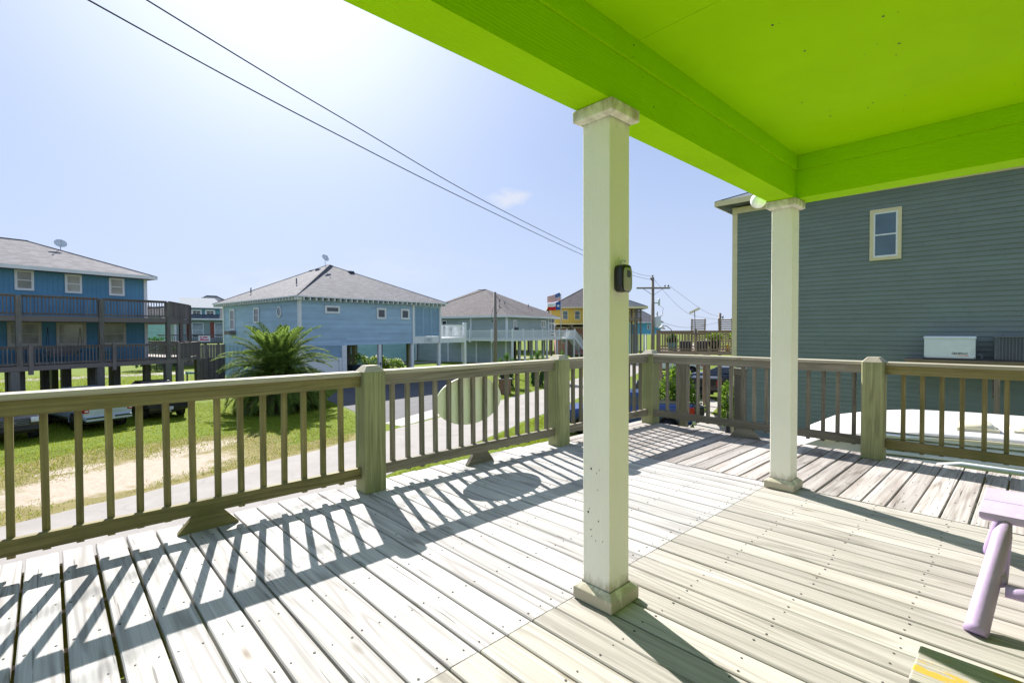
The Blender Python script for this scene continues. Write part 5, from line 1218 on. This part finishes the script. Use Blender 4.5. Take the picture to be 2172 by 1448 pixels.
def wire(label, pts, r=.012, n=14):
    """smooth curve through 3-D points"""
    P = [Vector(scaled_from_cam(*p)) for p in pts]; out = []
    for i in range(len(P)-1):
        p0, p1, p2, p3 = P[max(i-1, 0)], P[i], P[i+1], P[min(i+2, len(P)-1)]
        for k in range(n):
            f_ = k/n; out.append(.5*((2*p1)+(-p0+p2)*f_+(2*p0-5*p1+4*p2-p3)*f_**2+(-p0+3*p1-3*p2+p3)*f_**3))
    out.append(P[-1]); m = MB(); m.tube(out, r, 6)
    return tag(m.obj('power_line', M['wire']), label, 'cable')
wire('upper of the two black power lines sloping across the sky to the utility pole', [(-26, -2.3, 8.0), (-10, 4.05, 6.75), (1.01, 8.39, 5.86), (4.82, 9.88, 5.62), (9.86, 11.84, 5.38), (18.7, 15.0, 5.19), (29.45, 19.03, 5.3), (PP.x, PP.y, 5.66)], .012)
wire('lower of the two black power lines sloping across the sky to the utility pole', [(-26, -1.7, 7.8), (-10, 4.6, 6.6), (.44, 8.71, 5.74), (5.21, 10.49, 5.47), (10.52, 12.48, 5.33), (19.95, 16.01, 5.21), (29.8, 19.7, 5.27), (PP.x-.1, PP.y+.1, 5.42)], .013)
q = FR(-43, (PP.x, PP.y, 0)) @ Vector((1.22, -.165, 0))
wire('thin wire from the crossarm end down to the far pole behind the raised deck', [(q.x, q.y, 4.95), (48, 22.8, 3.2), (59.5, 26.4, 3.0)], .012)
wire('lower thin wire sagging between the two utility poles on the right', [(PP.x, PP.y, 5.55), (47.0, 24.2, 3.1), (59.5, 26.4, 2.6)], .012)
wire('lowest sagging cable between the two utility poles on the right', [(PP.x, PP.y, 2.2), (47.0, 24.2, 1.6), (59.5, 26.4, 2.3)], .014)
t = thing('utility_pole', 'far wooden pole rising behind the slatted chairs on the raised deck', 'utility pole', scaled_from_cam(59.55, 26.41), 0, None, SCALE_FROM_CAM); m = MB(); m.tube([(0, 0, 0), (0, 0, Z(3.4))], [.2, .16], 10); m.obj('pole', M['pole'], t); m = MB(); m.box(-.05, .9, -.05, .05, Z(2.9), Z(2.98)); m.tube([(.8, 0, Z(2.7)), (.8, 0, Z(3.1))], .08, 8); m.obj('bracket', M['acgrey'], t)
t = thing('utility_pole', 'plain weathered wooden pole in front of the sage-grey house', 'utility pole', scaled_from_cam(30.38, 34.59), R(-43), None, SCALE_FROM_CAM); m = MB(); m.tube([(0, 0, 0), (.04, 0, 4), (.0, 0, Z(4.93))], [.17, .155, .13], 12); m.obj('pole', M['pole'], t)
m = MB(); m.tube([(-.12, -.05, Z(3.6)), (-.32, -.1, Z(2.9)), (-.26, -.1, Z(2.3)), (-.14, -.08, Z(2.2))], .018, 6); m.tube([(.12, 0, Z(4.6)), (.45, -.1, Z(4.1)), (.42, -.1, Z(3.4)), (.15, -.1, Z(2.9))], .018, 6); m.obj('cable_loop', M['wire'], t)
m = MB(); m.box(.40, .50, -.15, -.05, Z(4.05), Z(4.22)); m.box(-.3, -.2, -.14, -.06, Z(2.15), Z(2.3)); m.obj('cable_clamp', M['black'], t)
wire('thin service wire from the plain wooden pole down to the sage-grey house', [(30.5, 34.5, 4.5), (41, 41.0, 3.3), (52.0, 48.2, 2.95)], .012)
FP = Vector((46.98, 40.95, 0))
t = thing('flagpole', 'thin silver flagpole behind the white deck railing', 'flagpole', scaled_from_cam(FP.x, FP.y), 0, None, SCALE_FROM_CAM); m = MB(); m.tube([(0, 0, 0), (0, 0, Z(6.15))], [.06, .035], 10); m.lathe([(.001, 0), (.06, .05), (.001, .12)], 10, 0, TM((0, 0, Z(6.15)))); m.obj('pole', M['steel'], t)
fl = {'w': pm('white_flag_cloth', (.8, .8, .8), .8), 'r': pm('red_flag_cloth', (.62, .02, .03), .8), 'b': pm('blue_flag_cloth', (.02, .09, .34), .8)}
def flag(name, label, z, w_, h_, kind, droop):
    t = thing(name, label, 'flag', scaled_from_cam(FP.x, FP.y, z), R(137), None, SCALE_FROM_CAM); nx, ny = 30, 26; m = MB()
    def P(i, j, off=0):
        u, v = i/nx, j/ny
        return (.05+u*w_*.96, .09*math.sin(u*7+v*1.2)*u**.5*w_+off, (v-.5)*h_*(1-.25*u)-droop*u**1.3*h_+.04*math.sin(u*6+1)*h_)
    def colr(i, j):
        u, v = (i+.5)/nx, (j+.5)/ny
        if kind == 'us':
            if u < .4 and v > 6/13: return 2
            return 1 if int(v*13) % 2 == 0 else 0
        if u < .36: return 2
        return 0 if v > .5 else 1
    vs = [P(i, j) for i in range(nx+1) for j in range(ny+1)]; fs = []; ms = []
    for i in range(nx):
        for j in range(ny): fs.append((i*(ny+1)+j, (i+1)*(ny+1)+j, (i+1)*(ny+1)+j+1, i*(ny+1)+j+1)); ms.append(colr(i, j))
    m.prim(vs, fs, None, ms, None, True); cl = m.obj('cloth', [fl['w'], fl['r'], fl['b']], t)
    m = MB()
    stars = [((a_+.5)*.4/6, 1-(b_+.5)*(7/13)/5, .022) for a_ in range(6) for b_ in range(5)] if kind == 'us' else [(.18, .5, .17)]
    for (u, v, r_) in stars:
        for off in (-.012, .012):
            c_ = Vector(P(u*nx, v*ny, off)); pts = []
            for k_ in range(10):
                rr = (r_ if k_ % 2 == 0 else r_*.42)*w_*.8; a_ = math.pi/2+k_*math.pi/5; pts.append(c_+Vector((rr*math.cos(a_), 0, rr*math.sin(a_))))
            m.prim(pts, [tuple(range(10))])
    m.obj('stars', fl['w'], cl)
flag('flag', 'red, white and blue striped flag with stars, upper of the two on the pole', 5.55, 1.75, 1.02, 'us', .35)
flag('flag', 'blue, white and red lone-star flag, lower of the two on the pole', 4.42, 1.7, 1.05, 'tx', .12)
t = thing('mailbox', 'small brick mailbox pillar with a dark mailbox on the verge of the road', 'mailbox', scaled_from_cam(21.82, 23.9), R(20), None, SCALE_FROM_CAM); m = MB(); m.box(-.3, .3, -.3, .3, 0, .95); m.obj('pillar', pm('brown_brick', (.22, .12, .085), .85, .3, 9), t); m = MB(); m.box(-.38, .38, -.38, .38, .951, 1.01); m.obj('ledge', M['concrete'], t)
m = MB(); m.extr([(-.16, 1.012), (.16, 1.012)]+[(.16*math.cos(R(a_)), 1.18+.16*math.sin(R(a_))) for a_ in range(0, 181, 20)], .6, 0, None, -.3); m.obj('letter_box', M['black'], t)
t = thing('low_barrier', 'low dark green rail barrier on the lawn left of the palm', 'barrier', scaled_from_cam(8.08, 47.2), R(-43), None, SCALE_FROM_CAM); m = MB(); m.box(0, 2.2, -.03, .03, .72, .9); m.obj('rail', M['tealpot'], t)
for xx in (.1, 2.1): post(t, xx, .06, 0, .92, .09, 'darkwood', 'post')
# ================================================================== PLANTS
def frond(mb, base, az_, el, L, droop, nl, lw, ll, T=None):
    """a feather leaf: curved stalk with many leaflets both sides"""
    p = Vector(base); e = el; st = L/nl; pts = [p.copy()]; dirs = []
    for i in range(nl):
        d = Vector((math.cos(az_)*math.cos(e), math.sin(az_)*math.cos(e), math.sin(e))); dirs.append(d); p = p+d*st; pts.append(p.copy()); e -= droop/nl*(.4+1.2*i/nl)
    side = Vector((-math.sin(az_), math.cos(az_), 0))
    mb.tube(pts[::3]+[pts[-1]] if (nl % 3) else pts[::3], [.028*(1-.85*k_/(len(pts[::3]))) for k_ in range(len(pts[::3])+(1 if nl % 3 else 0))], 4, 0, None, False)
    for i in range(int(nl*.12), nl):
        f_ = i/nl; lf = ll*(.35+.65*math.sin(math.pi*min(1, .12+f_*.86))**.7); d = dirs[i]; nrm = side.cross(d).normalized()*-1
        for s_ in (-1, 1):
            dd = (side*s_*.72+d*.62+nrm*random.uniform(.1, .42)+Vector((0, 0, -.10))).normalized(); q0 = pts[i]; tip = q0+dd*lf+Vector((0, 0, -.12*lf)); md = q0+dd*lf*.55; ww = (d*.8+nrm*.2).normalized()*lw
            mb.prim([q0-ww*.4, md-ww*.5, tip, md+ww*.5], [(0, 1, 2, 3)])
t = thing('palm_tree', 'big bushy date palm with arching fronds in front of the blue-grey house', 'palm', scaled_from_cam(8.84, 27.5), 0, None, SCALE_FROM_CAM)
m = MB(); m.tube([(0, 0, 0), (.03, 0, .6), (0, .02, 1.3), (0, 0, 1.9)], [.42, .40, .38, .26], 14)
for q in range(90):
    a_ = q*2.4; zz = .1+1.7*q/90; m.box(-.05, .14, -.07, .07, 0, .16, 0, Matrix.Translation((.34*math.cos(a_), .34*math.sin(a_), zz)) @ Matrix.Rotation(a_, 4, 'Z') @ Matrix.Rotation(R(-35), 4, 'Y'))
m.obj('trunk', M['palmdead'], t)
m = MB()
for q in range(112):
    f_ = q/112; el = R(88-118*f_**.9)+random.uniform(-.1, .1); L = random.uniform(2.6, 3.3)*(1-.12*(f_ < .12))
    frond(m, (.12*math.cos(q*2.4), .12*math.sin(q*2.4), 2.05-.45*f_), q*2.39996+random.uniform(-.15, .15), el, L, R(random.uniform(60, 105))*(1-.4*(f_ < .2)), 84, .062, .56)
m.obj('crown', M['palm'], t)
m = MB()
for q in range(34): frond(m, (.25*math.cos(q*2.4), .25*math.sin(q*2.4), 1.5-.6*random.random()), q*2.39996, R(random.uniform(-45, 0)), random.uniform(1.8, 2.7), R(random.uniform(30, 60)), 36, .03, .40)
m.obj('dead_fronds', M['palmdead'], t)
def leafball(mb, c, r, n, ls, shell=.45):
    for q in range(n):
        v = Vector((random.gauss(0, 1), random.gauss(0, 1), random.gauss(0, 1))).normalized(); rr = (shell+(1-shell)*random.random()**.6)
        k_ = 1+.28*mnoise.noise(v*1.9+Vector(c)); p = Vector(c)+Vector((v.x*r[0], v.y*r[1], v.z*r[2]))*rr*k_
        d = (v+Vector((random.uniform(-1, 1), random.uniform(-1, 1), random.uniform(-.6, 1)))).normalized(); s_ = d.cross(Vector((random.uniform(-1, 1), random.uniform(-1, 1), random.uniform(-1, 1)))).normalized()*ls*.28; L = ls*random.uniform(.6, 1.2)
        mb.prim([p, p+d*L*.5-s_, p+d*L, p+d*L*.5+s_], [(0, 1, 2, 3)])
def bush(label, loc, balls, n, ls, mat, cat='bush', name='bush', flowers=0):
    t = thing(name, label, cat, loc, 0, None, SCALE_FROM_CAM)
    m = MB()
    for (c, r) in balls: leafball(m, c, r, n, ls)
    m.obj('foliage', M[mat], t); m = MB()
    for (c, r) in balls:
        for q in range(4): m.tube([(c[0]*.3+random.uniform(-.1, .1), c[1]*.3+random.uniform(-.1, .1), 0), (c[0]*.7, c[1]*.7, c[2]*.5), (c[0]+random.uniform(-.3, .3)*r[0], c[1]+random.uniform(-.3, .3)*r[1], c[2]+r[2]*.4)], [.035, .025, .008], 6)
    m.obj('stems', M['stiltwood'], t)
    if flowers:
        m = MB()
        for (c, r) in balls: leafball(m, (c[0], c[1], c[2]+.05), r, flowers, .2, .9)
        m.obj('blossoms', M['flower'], t)
    return t
bush('bright green bush between the blue pickup and the black pickup', (22.0, 11.8, G), [((0, 0, 1.3), (.8, .8, 1.0)), ((.25, -.3, .9), (.6, .6, .8)), ((-.35, .45, 1.0), (.6, .6, .8)), ((.05, .1, 2.0), (.5, .5, .6))], 900, .15, 'shrub')
bush('green bush at the corner of the grey-green house', (22.55, 9.62, G), [((0, 0, 1.5), (.22, .25, .55)), ((0, .05, .8), (.25, .25, .5))], 420, .13, 'shrub')
bush('flowering hedge with pale blossoms under the blue-grey house', scaled_from_cam(22.5, 46.5), [((0, 0, 1.0), (1.2, .8, .8)), ((1.6, -1.2, .9), (1.1, .8, .7)), ((-1.1, 1.2, .8), (1, .8, .7)), ((3.0, -2.0, .7), (1, .8, .6))], 520, .28, 'shrub', 'hedge', 'hedge', 160)
bush('round dark tree behind the posts of the teal-blue house deck', scaled_from_cam(8.6, 66), [((0, 0, 2.2), (1.6, 1.6, 1.5)), ((-1.2, .8, 1.6), (1.3, 1.3, 1.2)), ((1.2, -.8, 1.5), (1.2, 1.2, 1.1))], 700, .3, 'leaf_dark', 'tree', 'tree')
for i, (xx, yy, hh, lb) in enumerate(((24.3, 26.4, 2.5, 'spiky yucca plant nearest the brick mailbox'), (26.7, 25.6, 2.6, 'tall spiky yucca plant, middle of the three by the road'), (28.9, 25.1, 2.5, 'spiky yucca plant left of the deck post, farthest of the three'))):
    t = thing('yucca_plant', lb, 'plant', scaled_from_cam(xx, yy), 0, 'yucca plants by the road', SCALE_FROM_CAM)
    m = MB(); heads = [(0, 0, hh*.82), (.35, -.25, hh*.62), (-.35, .3, hh*.66), (.1, .4, hh*.5)]
    for (hx, hy, hz) in heads: m.tube([(hx*.3, hy*.3, 0), (hx*.8, hy*.8, hz*.5), (hx, hy, hz)], [.13, .10, .07], 8)
    m.obj('stem', M['stiltwood'], t); m = MB(); md_ = MB()
    for (hx, hy, hz) in heads:
        for q in range(110):
            a_ = q*2.4; el = R(85-125*(q/110)); L = random.uniform(.5, .75); d = Vector((math.cos(a_)*math.cos(el), math.sin(a_)*math.cos(el), math.sin(el))); s_ = Vector((-math.sin(a_), math.cos(a_), 0))*.026; p = Vector((hx, hy, hz-.25*q/110))
            m.prim([p-s_, p+d*L*.5-s_*1.1, p+d*L+Vector((0, 0, -.08*(q/110))), p+d*L*.5+s_*1.1, p+s_], [(0, 1, 2, 3, 4)])
        for q in range(90):
            a_ = q*2.4; p = Vector((hx*.8, hy*.8, hz-.25-random.random()*(hz-.5))); d = Vector((math.cos(a_)*.5, math.sin(a_)*.5, -.8)).normalized(); L = random.uniform(.4, .65); s_ = Vector((-math.sin(a_), math.cos(a_), 0))*.03
            md_.prim([p-s_, p+d*L*.5-s_, p+d*L, p+d*L*.5+s_, p+s_], [(0, 1, 2, 3, 4)])
    m.obj('leaves', M['yucca'], t); md_.obj('dead_leaves', M['leaf_dark'], t)
    bush_ = None
t = thing('palm_shrub', 'low palm shrub just below the deck edge under the oval sign', 'plant', scaled_from_cam(6.0, 8.4), 0, None, SCALE_FROM_CAM); m = MB()
for q in range(26): frond(m, (0, 0, .25), q*2.4, R(random.uniform(30, 80)), random.uniform(.9, 1.3), R(60), 24, .025, .25)
m.obj('fronds', M['palm'], t); m = MB(); m.tube([(0, 0, 0), (0, 0, .3)], [.12, .1], 8); m.obj('stem', M['palmdead'], t)
# grass blades on the lawns (one uncountable mass)
def inside(x, y, poly):
    r_ = False; j = len(poly)-1
    for i in range(len(poly)):
        if (poly[i][1] > y) != (poly[j][1] > y) and x < (poly[j][0]-poly[i][0])*(y-poly[i][1])/(poly[j][1]-poly[i][1])+poly[i][0]: r_ = not r_
        j = i
    return r_
def blades(name, poly, n, h, mat, avoid=(), sandy=False):
    xs_ = [p[0] for p in poly]; ys_ = [p[1] for p in poly]; V = []; F = []; c = 0; tries = 0
    while c < n and tries < n*6:
        tries += 1; x, y = random.uniform(min(xs_), max(xs_)), random.uniform(min(ys_), max(ys_))
        if not inside(x, y, poly) or any(inside(x, y, a_) for a_ in avoid): continue
        cl = mnoise.noise((x*.5, y*.5, 3))+.6*mnoise.noise((x*1.7, y*1.7, 9))
        if sandy:
            bl = math.exp(-(((x-1.6)/3.6)**2+((y-18.0-(x-1.6)*.3)/1.9)**2))*1.6
            if random.random() < bl+cl*.6: continue
        elif random.random() < .25-cl*.5: continue
        a_ = random.random()*6.283; hh = h*random.uniform(.5, 1.25)*(1+.5*cl); w_ = .011; lx, ly = random.gauss(0, .45)*hh, random.gauss(0, .45)*hh
        b = len(V); V += [(x*SCALE_FROM_CAM-w_*math.cos(a_), y*SCALE_FROM_CAM-w_*math.sin(a_), G), (x*SCALE_FROM_CAM+w_*math.cos(a_), y*SCALE_FROM_CAM+w_*math.sin(a_), G), (x*SCALE_FROM_CAM+lx, y*SCALE_FROM_CAM+ly, G+hh)]; F.append((b, b+1, b+2)); c += 1
    me = bpy.data.meshes.new(name); me.from_pydata(V, [], F); me.materials.append(M[mat]); o = bpy.data.objects.new(name, me); C.objects.link(o); o['kind'] = 'stuff'; return o
driv = [(11.1, 19.0), (16.2, 20.9), (18.5, 25.5), (28.0, 36.3), (16.0, 36.0), (14.4, 32.9), (12.2, 29.4), (11.7, 25.7), (11.0, 21.6)]
blades('grass', [(-6, 13.6), (2.2, 16.0), (8.2, 17.8), (10.2, 20.5), (10.8, 22.4), (12.6, 31), (13, 34), (5, 33), (-8, 30)], 60000, .07, 'blade', [driv], True)
blades('dry_grass', [(-6, 13.4), (2.2, 15.9), (8.2, 17.7), (9.5, 19.5), (6, 22.5), (-4, 24)], 16000, .045, 'drygrass', [driv], True)
blades('grass', [(7.0, 12.6), (11.7, 14.0), (17.3, 16.4), (17, 14.5), (12, 11), (8, 9)], 14000, .06, 'blade')
blades('grass', [(16.2, 20.8), (19.4, 21.9), (25.5, 24.2), (34, 27.6), (32, 34), (24, 31)], 16000, .06, 'blade', [driv])
blades('grass', [(-12, 36), (6, 36), (12, 50), (6, 62), (-14, 62)], 24000, .26, 'blade')
slab('lawn_strip', [(22.5, 8.9), (26.2, 10.0), (26.6, 11.8), (23.6, 10.9)], .014, M['lawn'])
